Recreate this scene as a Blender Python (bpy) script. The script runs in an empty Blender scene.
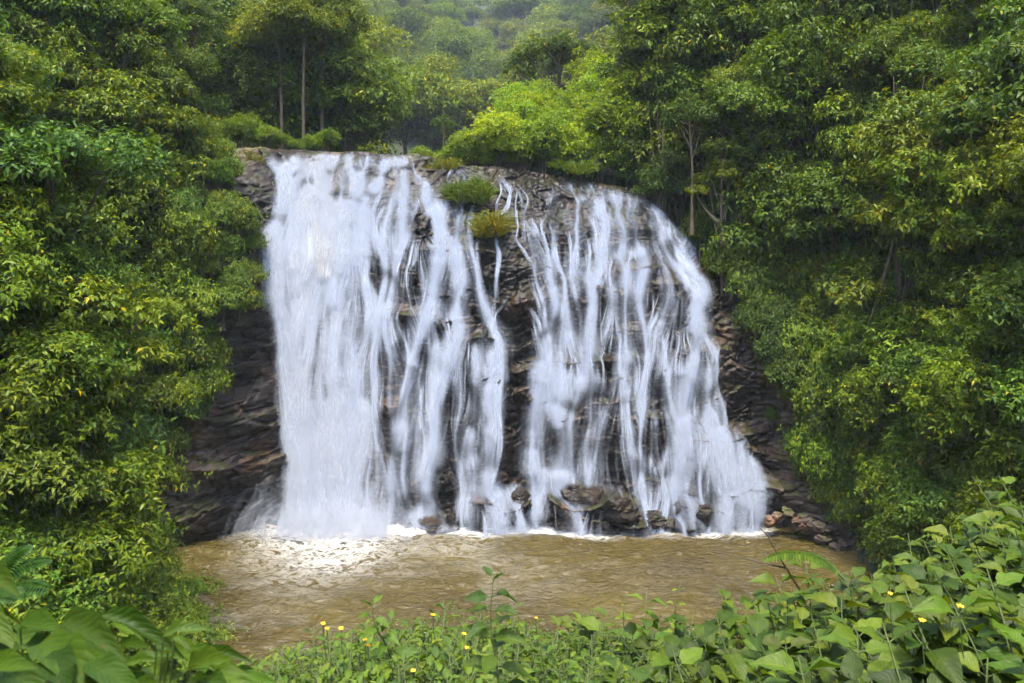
import bpy, math, random
import numpy as np
R = math.radians

# ------------------------------------------------------------------ camera, sky, sun, exposure
F, HOR, CZ = 852.0, 260.0, 14.6            # focal length in px of a 1024 px frame, horizon row, eye height above the pool
sc = bpy.context.scene
cam_d = bpy.data.cameras.new('camera'); cam = bpy.data.objects.new('camera', cam_d)
sc.collection.objects.link(cam); sc.camera = cam
cam.location = (0, 0, CZ); cam.rotation_euler = (R(90), 0, 0)
cam_d.sensor_width = 36; cam_d.lens = 36*F/1024; cam_d.shift_y = -(341.5-HOR)/1024
cam_d.clip_start = .05; cam_d.clip_end = 2000
cam_d.dof.use_dof = True; cam_d.dof.focus_distance = 40; cam_d.dof.aperture_fstop = 6.5

SUN_EL, SUN_AZ = 74.0, -172.0                # azimuth: degrees to the right of straight ahead
w = bpy.data.worlds.new('World'); sc.world = w; w.use_nodes = True
nt = w.node_tree; bg = nt.nodes['Background']
sky = nt.nodes.new('ShaderNodeTexSky'); sky.sky_type = 'NISHITA'; sky.sun_disc = False
sky.sun_elevation = R(SUN_EL); sky.sun_rotation = R(SUN_AZ); sky.air_density = 1.2; sky.dust_density = 2.5; sky.ozone_density = 1.0
nt.links.new(sky.outputs[0], bg.inputs[0]); bg.inputs[1].default_value = .115
sd = bpy.data.lights.new('sun', 'SUN'); sun = bpy.data.objects.new('sun', sd); sc.collection.objects.link(sun)
sd.energy = 1.5; sd.angle = R(10); sd.color = (1, .92, .78)
sun.rotation_euler = (R(SUN_EL-90), 0, -R(SUN_AZ)); sun.location = (20, 60, 80)
sc.view_settings.view_transform = 'Standard'; sc.view_settings.look = 'None'
sc.view_settings.exposure = 2.45; sc.view_settings.gamma = 1
sc.render.engine = 'CYCLES'
cy = sc.cycles
cy.use_denoising = True
cy.max_bounces = 4; cy.diffuse_bounces = 2; cy.glossy_bounces = 2; cy.transmission_bounces = 3
cy.volume_bounces = 0; cy.transparent_max_bounces = 90
cy.use_adaptive_sampling = True; cy.adaptive_threshold = .03
cy.caustics_reflective = False; cy.caustics_refractive = False

rs = np.random.RandomState(7)
random.seed(7)

# ------------------------------------------------------------------ helpers
def P(px, py, Y): return np.array([(px-512)*Y/F, Y, CZ-(py-HOR)*Y/F])
def pxl(x, y, z): return 512+x*F/y, HOR+(CZ-z)*F/y
def nrm(v):
    return v/np.maximum(np.linalg.norm(v, axis=-1, keepdims=True), 1e-9)
def sstep(a, b, x):
    t = np.clip((x-a)/(b-a), 0, 1); return t*t*(3-2*t)
def _h(ix, iy, iz, seed):
    n = (ix.astype(np.int64)*374761393 + iy.astype(np.int64)*668265263 + iz.astype(np.int64)*2147483647 + seed*974711) & 0xffffffff
    n = ((n ^ (n >> 13))*1274126177) & 0xffffffff
    n = ((n ^ (n >> 16))*2246822519) & 0xffffffff
    return ((n ^ (n >> 15)) & 0xffffff)/float(0xffffff)
def vnoise(x, y, z=0.0, seed=0):
    x = np.asarray(x, float); y = np.asarray(y, float); z = np.zeros_like(x)+z
    ix, iy, iz = np.floor(x).astype(int), np.floor(y).astype(int), np.floor(z).astype(int)
    fx, fy, fz = x-ix, y-iy, z-iz
    fx, fy, fz = [f*f*(3-2*f) for f in (fx, fy, fz)]
    o = 0
    for a in (0, 1):
        for b in (0, 1):
            for c in (0, 1):
                o = o+_h(ix+a, iy+b, iz+c, seed)*(fx if a else 1-fx)*(fy if b else 1-fy)*(fz if c else 1-fz)
    return o*2-1
def fbm(x, y, z=0.0, seed=0, oct=4, gain=.5):
    o, a, f = 0, 1, 1
    for i in range(oct):
        o = o+a*vnoise(np.asarray(x)*f, np.asarray(y)*f, np.asarray(z)*f, seed+i*17); a *= gain; f *= 2.03
    return o
def worley(x, y, seed=0):
    """nearest cell: random value of the cell, offset to its point, f2-f1"""
    ix, iy = np.floor(x).astype(int), np.floor(y).astype(int)
    f1 = np.full(x.shape, 9.); f2 = np.full(x.shape, 9.); rv = np.zeros(x.shape); dx = np.zeros(x.shape); dy = np.zeros(x.shape)
    z0 = np.zeros_like(ix)
    for a in (-1, 0, 1):
        for b in (-1, 0, 1):
            cx = ix+a+_h(ix+a, iy+b, z0, seed); cy_ = iy+b+_h(ix+a, iy+b, z0, seed+5)
            d = np.hypot(cx-x, cy_-y); r = _h(ix+a, iy+b, z0, seed+9)
            m = d < f1
            f2 = np.where(m, f1, np.minimum(f2, d)); f1 = np.where(m, d, f1)
            rv = np.where(m, r, rv); dx = np.where(m, x-cx, dx); dy = np.where(m, y-cy_, dy)
    return rv, dx, dy, f2-f1

def mesh_np(name, V, quads=None, tris=None, mat=None, smooth=False, uv=None, attrs=None):
    me = bpy.data.meshes.new(name)
    V = np.asarray(V, np.float32)
    q = np.zeros((0, 4), np.int32) if quads is None else np.asarray(quads, np.int32)
    t = np.zeros((0, 3), np.int32) if tris is None else np.asarray(tris, np.int32)
    me.vertices.add(len(V)); me.vertices.foreach_set('co', V.ravel())
    lv = np.concatenate([q.ravel(), t.ravel()])
    me.loops.add(len(lv)); me.loops.foreach_set('vertex_index', lv)
    me.polygons.add(len(q)+len(t))
    ls = np.concatenate([np.arange(len(q))*4, len(q)*4+np.arange(len(t))*3]).astype(np.int32)
    me.polygons.foreach_set('loop_start', ls)
    if smooth: me.polygons.foreach_set('use_smooth', np.ones(len(ls), bool))
    if uv is not None:
        l = me.uv_layers.new(name='UVMap'); l.data.foreach_set('uv', np.asarray(uv, np.float32)[lv].ravel())
    for k, a in (attrs or {}).items():
        at = me.attributes.new(k, 'FLOAT', 'POINT'); at.data.foreach_set('value', np.asarray(a, np.float32))
    me.update(); me.validate()
    if mat: me.materials.append(mat)
    return me
def link(name, me, parent=None, loc=(0, 0, 0)):
    o = bpy.data.objects.new(name, me); sc.collection.objects.link(o); o.location = loc
    if parent: o.parent = parent
    return o
def tag(o, label, cat, group=None):
    o['label'] = label; o['category'] = cat
    if group: o['group'] = group
    return o
def empty(name, loc=(0, 0, 0)):
    o = bpy.data.objects.new(name, None); sc.collection.objects.link(o); o.location = loc; o.empty_display_size = .3
    return o
def copy_thing(o, parent=None):
    c = o.copy(); sc.collection.objects.link(c); c.parent = parent
    for ch in list(o.children): copy_thing(ch, c)
    return c
def grid_faces(nu, nv):
    i = np.arange(nu-1)[:, None]*nv+np.arange(nv-1)[None, :]
    return np.stack([i, i+nv, i+nv+1, i+1], -1).reshape(-1, 4)
class Geo:
    def __init__(s): s.v = []; s.q = []; s.t = []; s.u = []; s.n = 0
    def add(s, V, q=None, t=None, uv=None):
        s.v.append(np.asarray(V, float))
        s.u.append(np.zeros((len(V), 2)) if uv is None else uv)
        if q is not None and len(q): s.q.append(np.asarray(q)+s.n)
        if t is not None and len(t): s.t.append(np.asarray(t)+s.n)
        s.n += len(V)
    def tube(s, pts, rad, k=7):
        pts = np.asarray(pts, float); n = len(pts); rad = np.broadcast_to(rad, (n,))
        tg = nrm(np.gradient(pts, axis=0)); ref = np.array([.31, .2, .93]) if abs(tg[0, 2]) < .8 else np.array([1., .1, 0])
        a = nrm(np.cross(tg, ref)); b = np.cross(tg, a)
        an = np.arange(k)*2*math.pi/k
        V = pts[:, None]+rad[:, None, None]*(np.cos(an)[None, :, None]*a[:, None]+np.sin(an)[None, :, None]*b[:, None])
        i = np.arange(n-1)[:, None]*k+np.arange(k)[None]; j = np.arange(n-1)[:, None]*k+(np.arange(k)+1)[None] % k
        q = np.stack([i, j, j+k, i+k], -1).reshape(-1, 4)
        s.add(V.reshape(-1, 3), q)
    def mesh(s, name, mat, smooth=False, uv=False):
        return mesh_np(name, np.concatenate(s.v), np.concatenate(s.q) if s.q else None, np.concatenate(s.t) if s.t else None, mat, smooth,
                       np.concatenate(s.u) if uv else None)

# ------------------------------------------------------------------ materials
def new_mat(name):
    m = bpy.data.materials.new(name); m.use_nodes = True
    nt = m.node_tree; nt.nodes.clear()
    out = nt.nodes.new('ShaderNodeOutputMaterial')
    def N(t, **k):
        n = nt.nodes.new(t)
        for a, b in k.items(): setattr(n, a, b)
        return n
    def L(a, b): nt.links.new(a, b)
    return m, N, L, out
def ramp(N, stops, interp='LINEAR'):
    n = N('ShaderNodeValToRGB'); cr = n.color_ramp; cr.interpolation = interp
    while len(cr.elements) < len(stops): cr.elements.new(.5)
    for e, (p, c) in zip(cr.elements, stops):
        e.position = p; e.color = (c[0], c[1], c[2], 1) if len(c) > 2 else (c[0], c[0], c[0], 1)
    return n
def mth(N, L, op, a, b=None, clamp=False):
    n = N('ShaderNodeMath', operation=op, use_clamp=clamp)
    for i, x in enumerate((a, b)):
        if x is None: continue
        if hasattr(x, 'node'): L(x, n.inputs[i])
        else: n.inputs[i].default_value = x
    return n.outputs[0]
def mixc(N, L, f, a, b, mode='MIX'):
    n = N('ShaderNodeMix', data_type='RGBA', blend_type=mode)
    for s, x in ((n.inputs[0], f), (n.inputs[6], a), (n.inputs[7], b)):
        if hasattr(x, 'node'): L(x, s)
        elif isinstance(x, (int, float)): s.default_value = x
        else: s.default_value = (*x, 1)
    return n.outputs[2]

def leaf_mat(name, cols, rough=.42, trans=.35, veins=False, tcol=(1.25, 1.15, .45)):
    """cols: dark, mid, light; each leaf takes its own tone, each plant its own hue, object colour tints"""
    m, N, L, out = new_mat(name)
    geo = N('ShaderNodeNewGeometry'); oi = N('ShaderNodeObjectInfo')
    tc = N('ShaderNodeTexCoord'); no = N('ShaderNodeTexNoise'); no.inputs['Scale'].default_value = .45; no.inputs['Detail'].default_value = 2
    L(tc.outputs['Object'], no.inputs['Vector'])
    v = mth(N, L, 'MULTIPLY', geo.outputs['Random Per Island'], .55)
    v = mth(N, L, 'ADD', v, mth(N, L, 'MULTIPLY', no.outputs[0], .7))
    v = mth(N, L, 'ADD', v, mth(N, L, 'MULTIPLY', oi.outputs['Random'], .3))
    v = mth(N, L, 'SUBTRACT', v, .28, True)
    r = ramp(N, [(0, cols[0]), (.5, cols[1]), (1, cols[2])]); L(v, r.inputs[0])
    # a few old, yellowed leaves
    yl = mth(N, L, 'MULTIPLY', mth(N, L, 'GREATER_THAN', geo.outputs['Random Per Island'], .99), .5)
    col = mixc(N, L, yl, r.outputs[0], (cols[2][0]*2.0, cols[2][1]*1.1, cols[2][2]*.6))
    col = mixc(N, L, 1.0, col, oi.outputs['Color'], 'MULTIPLY')
    bs = N('ShaderNodeBsdfPrincipled'); bs.inputs['Roughness'].default_value = rough
    bs.inputs['Specular IOR Level'].default_value = .26 if veins else .18
    if veins:
        uv = N('ShaderNodeUVMap'); sx = N('ShaderNodeSeparateXYZ'); L(uv.outputs[0], sx.inputs[0])
        au = mth(N, L, 'ABSOLUTE', mth(N, L, 'SUBTRACT', sx.outputs[0], .5))
        ph = mth(N, L, 'SUBTRACT', mth(N, L, 'MULTIPLY', sx.outputs[1], 9.0), mth(N, L, 'MULTIPLY', au, 5.5))
        sv = mth(N, L, 'ABSOLUTE', mth(N, L, 'SINE', mth(N, L, 'MULTIPLY', ph, math.pi)))
        side = mth(N, L, 'SMOOTH_MIN', sv, .22); side = mth(N, L, 'MULTIPLY', side, 4.5, True)       # 0 on a vein
        midr = mth(N, L, 'MULTIPLY', au, 28.0, True)
        vv = mth(N, L, 'MULTIPLY', side, midr)
        lum = mixc(N, L, vv, (1.4, 1.34, 1.15), (1, 1, 1))
        col = mixc(N, L, 1.0, col, lum, 'MULTIPLY')
        n2 = N('ShaderNodeTexNoise'); n2.inputs['Scale'].default_value = 28; L(tc.outputs['Object'], n2.inputs['Vector'])
        sp = ramp(N, [(.3, (.8, .85, .75)), (.6, (1.08, 1.05, 1.0))]); L(n2.outputs[0], sp.inputs[0])
        col = mixc(N, L, 1.0, col, sp.outputs[0], 'MULTIPLY')
        n3 = N('ShaderNodeTexNoise'); n3.inputs['Scale'].default_value = 55; n3.inputs['Detail'].default_value = 3; L(tc.outputs['Object'], n3.inputs['Vector'])
        bs_ = mth(N, L, 'MULTIPLY', mth(N, L, 'SUBTRACT', n3.outputs[0], .68), 14.0, True)          # brown specks and bitten spots
        col = mixc(N, L, mth(N, L, 'MULTIPLY', bs_, .75), col, (.09, .06, .02))
        bu = N('ShaderNodeBump'); bu.inputs['Strength'].default_value = .25; bu.inputs['Distance'].default_value = .006
        pil = mth(N, L, 'ADD', mth(N, L, 'MULTIPLY', sv, .8), midr); L(pil, bu.inputs['Height']); L(bu.outputs[0], bs.inputs['Normal'])
    L(col, bs.inputs['Base Color'])
    tr = N('ShaderNodeBsdfTranslucent'); L(mixc(N, L, 1.0, col, tcol, 'MULTIPLY'), tr.inputs[0])
    mx = N('ShaderNodeMixShader'); mx.inputs[0].default_value = trans
    L(bs.outputs[0], mx.inputs[1]); L(tr.outputs[0], mx.inputs[2]); L(mx.outputs[0], out.inputs[0])
    return m
M = {}
M['leaf'] = leaf_mat('leaf_broad', [(.028, .06, .007), (.105, .155, .011), (.25, .27, .014)])
M['leaf_dark'] = leaf_mat('leaf_deep', [(.02, .048, .009), (.068, .12, .014), (.17, .21, .018)])
M['leaf_far'] = leaf_mat('leaf_far', [(.03, .06, .010), (.11, .155, .014), (.26, .27, .02)], rough=.6)
M['leaf_yel'] = leaf_mat('leaf_yellow', [(.06, .11, .010), (.17, .25, .014), (.32, .37, .02)], trans=.45)
M['leaf_fg'] = leaf_mat('leaf_front', [(.028, .065, .010), (.08, .145, .014), (.17, .235, .018)], rough=.52, veins=True)
M['leaf_small'] = leaf_mat('leaf_small', [(.035, .075, .012), (.095, .16, .018), (.2, .26, .024)], rough=.5)
M['grass'] = leaf_mat('grass_blade', [(.05, .09, .015), (.11, .17, .02), (.24, .24, .04)], rough=.55)

def bark_mat(name, c0, c1, sc_=(6, 6, 1.2)):
    m, N, L, out = new_mat(name)
    tc = N('ShaderNodeTexCoord'); mp = N('ShaderNodeMapping'); mp.inputs['Scale'].default_value = sc_
    L(tc.outputs['Object'], mp.inputs[0])
    n = N('ShaderNodeTexNoise'); n.inputs['Scale'].default_value = 1.5; n.inputs['Detail'].default_value = 6; L(mp.outputs[0], n.inputs['Vector'])
    r = ramp(N, [(.3, c0), (.7, c1)]); L(n.outputs[0], r.inputs[0])
    b = N('ShaderNodeBsdfPrincipled'); b.inputs['Roughness'].default_value = .85; L(r.outputs[0], b.inputs['Base Color'])
    bu = N('ShaderNodeBump'); bu.inputs['Strength'].default_value = .5; bu.inputs['Distance'].default_value = .05
    L(n.outputs[0], bu.inputs['Height']); L(bu.outputs[0], b.inputs['Normal']); L(b.outputs[0], out.inputs[0])
    return m
M['bark'] = bark_mat('bark', (.05, .038, .024), (.15, .12, .08))
M['bark_pale'] = bark_mat('bark_pale', (.11, .078, .048), (.24, .175, .11))
M['stem'] = bark_mat('green_stem', (.05, .08, .02), (.10, .13, .035), (20, 20, 4))
M['twig'] = bark_mat('dry_twig', (.04, .03, .02), (.09, .065, .04))

def rock_mat(name, wet=.5, tone=1.0, moss=.5):
    m, N, L, out = new_mat(name)
    tc = N('ShaderNodeTexCoord'); geo = N('ShaderNodeNewGeometry')
    mp = N('ShaderNodeMapping'); mp.inputs['Scale'].default_value = (.55, .55, 1.7); mp.inputs['Rotation'].default_value = (0, R(-7), 0)
    L(geo.outputs['Position'], mp.inputs[0])
    n1 = N('ShaderNodeTexNoise'); n1.inputs['Scale'].default_value = 1.3; n1.inputs['Detail'].default_value = 8; n1.inputs['Roughness'].default_value = .62
    n1.inputs['Distortion'].default_value = .5; L(mp.outputs[0], n1.inputs['Vector'])
    n2 = N('ShaderNodeTexNoise'); n2.inputs['Scale'].default_value = .42; n2.inputs['Detail'].default_value = 3; L(geo.outputs['Position'], n2.inputs['Vector'])
    vo = N('ShaderNodeTexVoronoi'); vo.feature = 'F1'; vo.inputs['Scale'].default_value = 2.6; L(mp.outputs[0], vo.inputs['Vector'])
    t = tone
    c1 = ramp(N, [(.22, (.018*t, .015*t, .014*t)), (.45, (.07*t, .052*t, .042*t)), (.62, (.14*t, .104*t, .08*t)), (.85, (.27*t, .2*t, .15*t))]); L(n1.outputs[0], c1.inputs[0])
    cell = mixc(N, L, .4, c1.outputs[0], mixc(N, L, 1.0, c1.outputs[0], mth(N, L, 'MULTIPLY', vo.outputs['Color'], 1.1), 'MULTIPLY'))
    # ochre staining in patches
    oc = mth(N, L, 'MULTIPLY', mth(N, L, 'SUBTRACT', n2.outputs[0], .52), 5.0, True)
    oc = mth(N, L, 'MULTIPLY', oc, .7)
    col = mixc(N, L, oc, cell, mixc(N, L, 1.0, cell, (2.0, 1.15, .5), 'MULTIPLY'))
    # moss where the rock faces up
    sx = N('ShaderNodeSeparateXYZ'); L(geo.outputs['Normal'], sx.inputs[0])
    n3 = N('ShaderNodeTexNoise'); n3.inputs['Scale'].default_value = .9; n3.inputs['Detail'].default_value = 6; L(geo.outputs['Position'], n3.inputs['Vector'])
    ms = mth(N, L, 'ADD', mth(N, L, 'MULTIPLY', n3.outputs[0], 2.2), mth(N, L, 'MULTIPLY', sx.outputs[2], .55))
    ms = mth(N, L, 'MULTIPLY', mth(N, L, 'SUBTRACT', ms, 1.72-moss*.7), 4.0, True)
    ms = mth(N, L, 'MULTIPLY', ms, .8)
    col = mixc(N, L, ms, col, (.075, .085, .016))
    spc = .25
    wa = N('ShaderNodeAttribute', attribute_name='wet'); col = mixc(N, L, wa.outputs['Fac'], col, mixc(N, L, 1.0, col, (.05, .054, .07), 'MULTIPLY'))
    b = N('ShaderNodeBsdfPrincipled'); L(col, b.inputs['Base Color']); b.inputs['Specular IOR Level'].default_value = spc
    rr = ramp(N, [(.35, (.62-.3*wet,)), (.7, (.8-.3*wet,))]); L(n3.outputs[0], rr.inputs[0]); L(mth(N, L, 'SUBTRACT', rr.outputs[0], mth(N, L, 'MULTIPLY', wa.outputs['Fac'], .15)), b.inputs['Roughness'])
    n4 = N('ShaderNodeTexNoise'); n4.inputs['Scale'].default_value = 7; n4.inputs['Detail'].default_value = 6; L(mp.outputs[0], n4.inputs['Vector'])
    hh = mth(N, L, 'ADD', n1.outputs[0], mth(N, L, 'MULTIPLY', n4.outputs[0], .35))
    bu = N('ShaderNodeBump'); bu.inputs['Strength'].default_value = .9; bu.inputs['Distance'].default_value = .12
    L(hh, bu.inputs['Height']); L(bu.outputs[0], b.inputs['Normal']); L(b.outputs[0], out.inputs[0])
    return m
M['rock'] = rock_mat('wet_rock', .6, 1.6, .45)
M['boulder'] = rock_mat('wet_boulder', .8, .24, .0)
M['stone'] = rock_mat('bank_stone', .4, 1.25, .25)

def soil_mat():
    m, N, L, out = new_mat('forest_floor')
    geo = N('ShaderNodeNewGeometry')
    n = N('ShaderNodeTexNoise'); n.inputs['Scale'].default_value = 1.1; n.inputs['Detail'].default_value = 8; L(geo.outputs['Position'], n.inputs['Vector'])
    r = ramp(N, [(.3, (.012, .016, .008)), (.5, (.028, .04, .014)), (.7, (.05, .055, .02))]); L(n.outputs[0], r.inputs[0])
    b = N('ShaderNodeBsdfPrincipled'); b.inputs['Roughness'].default_value = .95; L(r.outputs[0], b.inputs['Base Color'])
    bu = N('ShaderNodeBump'); bu.inputs['Distance'].default_value = .3; L(n.outputs[0], bu.inputs['Height']); L(bu.outputs[0], b.inputs['Normal'])
    L(b.outputs[0], out.inputs[0]); return m
M['soil'] = soil_mat()

# ------------------------------------------------------------------ terrain
XL = ([0, 14, 20, 25, 30.7, 33, 37, 41.5, 46, 52], [-5, -9, -11, -11.2, -11.2, -13.6, -16.5, -18.3, -18.9, -19])
XR = ([0, 14, 20, 26, 32, 38, 43, 46, 52], [8, 11, 14.5, 16, 16, 16.2, 17.2, 17.6, 17])
ZTX = [-30, -18, -15.6, -10.9, -6.1, -4, -.8, 3, 8, 10.5, 12.5, 16, 30]
ZTZ = [21.5, 21.3, 21.6, 21.6, 21.4, 20.7, 20.5, 20.1, 19.0, 16.9, 15.6, 15, 15]
def ztop(x): return np.interp(x, ZTX, ZTZ)
NEARX = [-8, -3, -1.6, -.8, 0, 1.3, 2.25, 3.6, 6, 12]
NEARZ = [11.0, 11.1, 11.75, 11.95, 11.95, 12.2, 12.5, 12.95, 13.9, 15.5]
def canopy_near(x, y):
    c = np.interp(x, NEARX, NEARZ)
    return c-.3*(np.minimum(y, 6.3)-6)-1.0*np.maximum(0, y-6.3)
def T(x, y):
    x = np.asarray(x, float); y = np.asarray(y, float)
    bed = np.full(np.broadcast(x, y).shape, -1.6)
    dl = np.interp(y, *XL)-x; dr = x-np.interp(y, *XR)
    Ll = np.interp(y, [20, 30, 46, 56], [17, 15, 7, 6]); Lr = np.interp(y, [14, 30, 46, 56], [17, 13, 7, 6])
    zl = np.where(dl > -2, -1.2+21*sstep(-1, 1, dl/Ll-.0)*0+22*(np.clip((dl+.6)/Ll, 0, 1)**1.15)+.55*np.maximum(dl-Ll, 0)+.2*np.maximum(dl, 0), -9)
    zr = np.where(dr > -2, -1.2+20*(np.clip((dr+.6)/Lr, 0, 1)**1.15)+.6*np.maximum(dr-Lr, 0)+.2*np.maximum(dr, 0), -9)
    zn = canopy_near(x, y)-.62
    # plateau and the valley behind the falls
    v = np.maximum(0, y-55)
    ax = -4-.01*v
    hw = np.interp(y, [50, 58, 75, 120, 170], [14, 12, 7, 5, 4])
    d = np.where(x > ax, x-ax-hw*.6, ax-x-hw)
    d = d + 1.6*vnoise(x*.07, y*.07, 0, 31)*3
    zb = np.minimum(20.2, ztop(x)-.8)+.03*v+np.where(x > ax, np.interp(y, [60, 100], [1.05, .5]), np.interp(y, [60, 110], [.8, .5]))*np.maximum(d, 0)+.42*np.maximum(0, y-190)
    zb = np.where(y > 56.5, zb, np.where(np.abs(x) < 13, -1.6, zb*sstep(51, 56.5, y)-1.6*(1-sstep(51, 56.5, y))))
    zq = np.where(x > 11.5, (14.5+1.2*(x-12.5))*sstep(np.interp(x, [17, 21], [47, 38]), 51.5, y)-1.6, -9)
    zp = np.where(x < -18, (20.5+1.2*(-18-x))*sstep(np.interp(-x, [18, 22], [46.5, 36]), 51, y)-1.6, -9)
    z = np.maximum.reduce([bed, zl, zr, zn, zb, zq, zp])
    far = np.maximum(0, np.hypot(x, y-60)-45)
    z = z + vnoise(x*.23, y*.23, 0, 5)*.5*sstep(.5, 4, z)+1.2*vnoise(x*.05, y*.05, 0, 8)*sstep(3, 15, z)*sstep(10, 22, y)
    return z
def build_terrain():
    xs = np.concatenate([np.arange(-390, -34, 3.), np.arange(-34, 34, .5), np.arange(34, 391, 3.)])
    ys = np.concatenate([np.arange(-40, 0, 2.), np.arange(0, 62, .5), np.arange(62, 640, 3.)])
    X, Y = np.meshgrid(xs, ys, indexing='ij')
    Z = T(X, Y)
    Z = np.where(Y < 0, T(X, 0*Y)+.35*(-Y), Z)
    V = np.stack([X, Y, Z], -1).reshape(-1, 3)
    o = link('terrain', mesh_np('terrain', V, grid_faces(len(xs), len(ys)), mat=M['soil'], smooth=True)); o['kind'] = 'structure'
build_terrain()

# ------------------------------------------------------------------ cliff
LEDGES = [  # px, py, half width px, protrusion m, drop px
 (425, 318, 42, 1.1, 70), (478, 338, 30, 1.0, 60), (455, 252, 42, .8, 45), (360, 196, 55, .6, 30), (300, 215, 40, .6, 45), (420, 205, 40, .5, 30),
 (488, 368, 22, .9, 60), (500, 492, 36, 2.0, 45), (432, 512, 30, 1.0, 24), (330, 330, 38, .3, 110), (455, 415, 26, .6, 50), (392, 400, 18, .5, 60),
 (574, 362, 46, 1.3, 80), (548, 300, 34, .8, 50), (612, 402, 32, .7, 50), (640, 270, 36, .9, 60), (680, 285, 30, .7, 50), (690, 352, 36, .9, 60),
 (600, 226, 44, .7, 30), (555, 232, 30, .5, 30), (660, 415, 40, .8, 45), (553, 415, 26, .6, 50), (592, 492, 42, 2.2, 60), (725, 432, 36, 1.2, 50), (742, 478, 30, 1.3, 46),
 (650, 508, 40, 1.3, 30), (660, 208, 36, .6, 30), (690, 492, 30, 1.2, 30), (630, 330, 26, .6, 50), (520, 268, 16, .5, 40), (516, 372, 18, .8, 90), (512, 300, 12, .5, 60),
 (240, 215, 28, .8, 40), (250, 300, 32, .7, 50), (250, 405, 26, .8, 60), (230, 390, 40, .8, 50), (225, 450, 60, .7, 30), (215, 490, 50, .6, 30),
 (770, 330, 30, .6, 60), (790, 450, 36, .8, 50), (735, 270, 30, .5, 40), (792, 520, 30, 1.0, 30)]
def Y0(x): return 47.2-3.6*sstep(12.5, 18.5, -x)-3.9*sstep(13.5, 18, x)+.25*np.sin(x*.5)
def cliff_y(x, z):
    zt = ztop(x); z1 = zt-7.5
    t = np.maximum(0, (z-z1)/7.5)
    y = Y0(x)+.07*z+6.2*t**1.9
    wx = x+.5*vnoise(x*.5, z*.7, 0, 2); wz = z+.35*vnoise(x*.6, z*.6, 0, 3)-.06*x
    for px, py, hw, pr, dr in LEDGES:
        pr = pr*1.1
        Yr = 48.0 if py > 300 else 48+(300-py)*.035
        x0 = (px-512)*Yr/F; z0 = CZ-(py-HOR)*Yr/F; h = hw*Yr/F; d = dr*Yr/F
        ee = wz+.06*x-z0
        bx = np.clip(1-((wx-x0)/(h*1.25))**2, 0, 1)
        y = y-pr*bx**.7*np.where(ee < 0, np.exp(np.clip(ee, -50, 0)/d*1.4), np.exp(-np.maximum(ee, 0)/.28))
    dry = 1-.65*sstep(-14, -12, x)*sstep(14.5, 12.5, x)
    # strata: stepped beds, then broken blocks
    s = (wz+.9*vnoise(x*.16, z*.2, 0, 71))/1.5; fr = s-np.floor(s)
    y = y+.45*dry*(fr**1.6-.4)*np.maximum(0, .15+.85*vnoise(x*.22, np.floor(s)*3.1, 0, 14))
    rv, dx, dy, e = worley(wx*.5+.35*vnoise(x*1.1, z*1.1, 0, 51), wz*.85+.16*wx+.3*vnoise(x*.9, z*1.4, 0, 52), 3)
    y = y-(.45+.45*dry)*(rv-.5)-.25*dx*(_h(np.floor(rv*999).astype(int), np.zeros(rv.shape, int), np.zeros(rv.shape, int), 4)-.5)*2-.25*dy
    y = y+.22*np.exp(-e/.05)
    rv, dx, dy, e = worley(wx*1.3+7, wz*2.1-.4*wx, 8)
    y = y-.3*(rv-.5)-.14*dy+.07*np.exp(-e/.07)
    return y+.09*fbm(x*3, z*5, 0, 6, 3)
cx = np.arange(-26, 26.01, .06); czg = np.arange(-1.6, 23.0, .06)
CXg, CZg = np.meshgrid(cx, czg, indexing='ij')
CY = cliff_y(CXg, CZg)
def build_cliff():
    nv = 400
    v = np.linspace(0, 1, nv)[None, :]
    X = np.repeat(cx[:, None], nv, 1)
    zt = ztop(cx)[:, None]+.12*fbm(cx[:, None]*.8, cx[:, None]*0, 0, 3, 3)
    Z = -1.6+v*(zt+1.6)
    Yv = cliff_y(X, Z)
    # roll the top edge over into the stream bed behind it
    back = np.linspace(.4, 6, 8)[None, :]
    X = np.concatenate([X, np.repeat(cx[:, None], 8, 1)], 1); Yv = np.concatenate([Yv, Yv[:, -1:]+back], 1); Z = np.concatenate([Z, Z[:, -1:]-.12*back], 1)
    o = link('cliff', mesh_np('cliff', np.stack([X, Yv, Z], -1).reshape(-1, 3), grid_faces(len(cx), nv+8), mat=M['rock'], attrs={'wet': (sstep(-16.2, -14.8, X+.6*vnoise(X*0, Z*.5, 0, 4))*sstep(15.2, 13.5, X+.04*(20-Z)*0+.6*vnoise(X*0, Z*.5, 0, 6))*(.75+.25*fbm(X*.6, Z*.25, 0, 33, 3))).ravel()})); o['kind'] = 'structure'
build_cliff()

# ------------------------------------------------------------------ falling water: traced over the ledges
def bil(A, x, z):
    i = np.clip((x-cx[0])/.06, 0, len(cx)-2.001); j = np.clip((z-czg[0])/.06, 0, len(czg)-2.001)
    a, b = i.astype(int), j.astype(int); f, g = i-a, j-b
    return A[a, b]*(1-f)*(1-g)+A[a+1, b]*f*(1-g)+A[a, b+1]*(1-f)*g+A[a+1, b+1]*f*g
def blur(A, n):
    for _ in range(n):
        A = (np.roll(A, 1, 0)+A*2+np.roll(A, -1, 0))/4; A = (np.roll(A, 1, 1)+A*2+np.roll(A, -1, 1))/4
    return A
def lowest(A, n):
    for _ in range(n):
        for ax in (0, 1): A = np.minimum(A, np.minimum(np.roll(A, 1, ax), np.roll(A, -1, ax)))
    return A
def blur1(A, n, ax):
    for _ in range(n): A = (np.roll(A, 1, ax)+A*2+np.roll(A, -1, ax))/4
    return A
CYs = blur1(blur1(lowest(CY, 2), 5, 0), 26, 1)
_k = 1-sstep(-8.5, -5.5, CXg)
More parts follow.
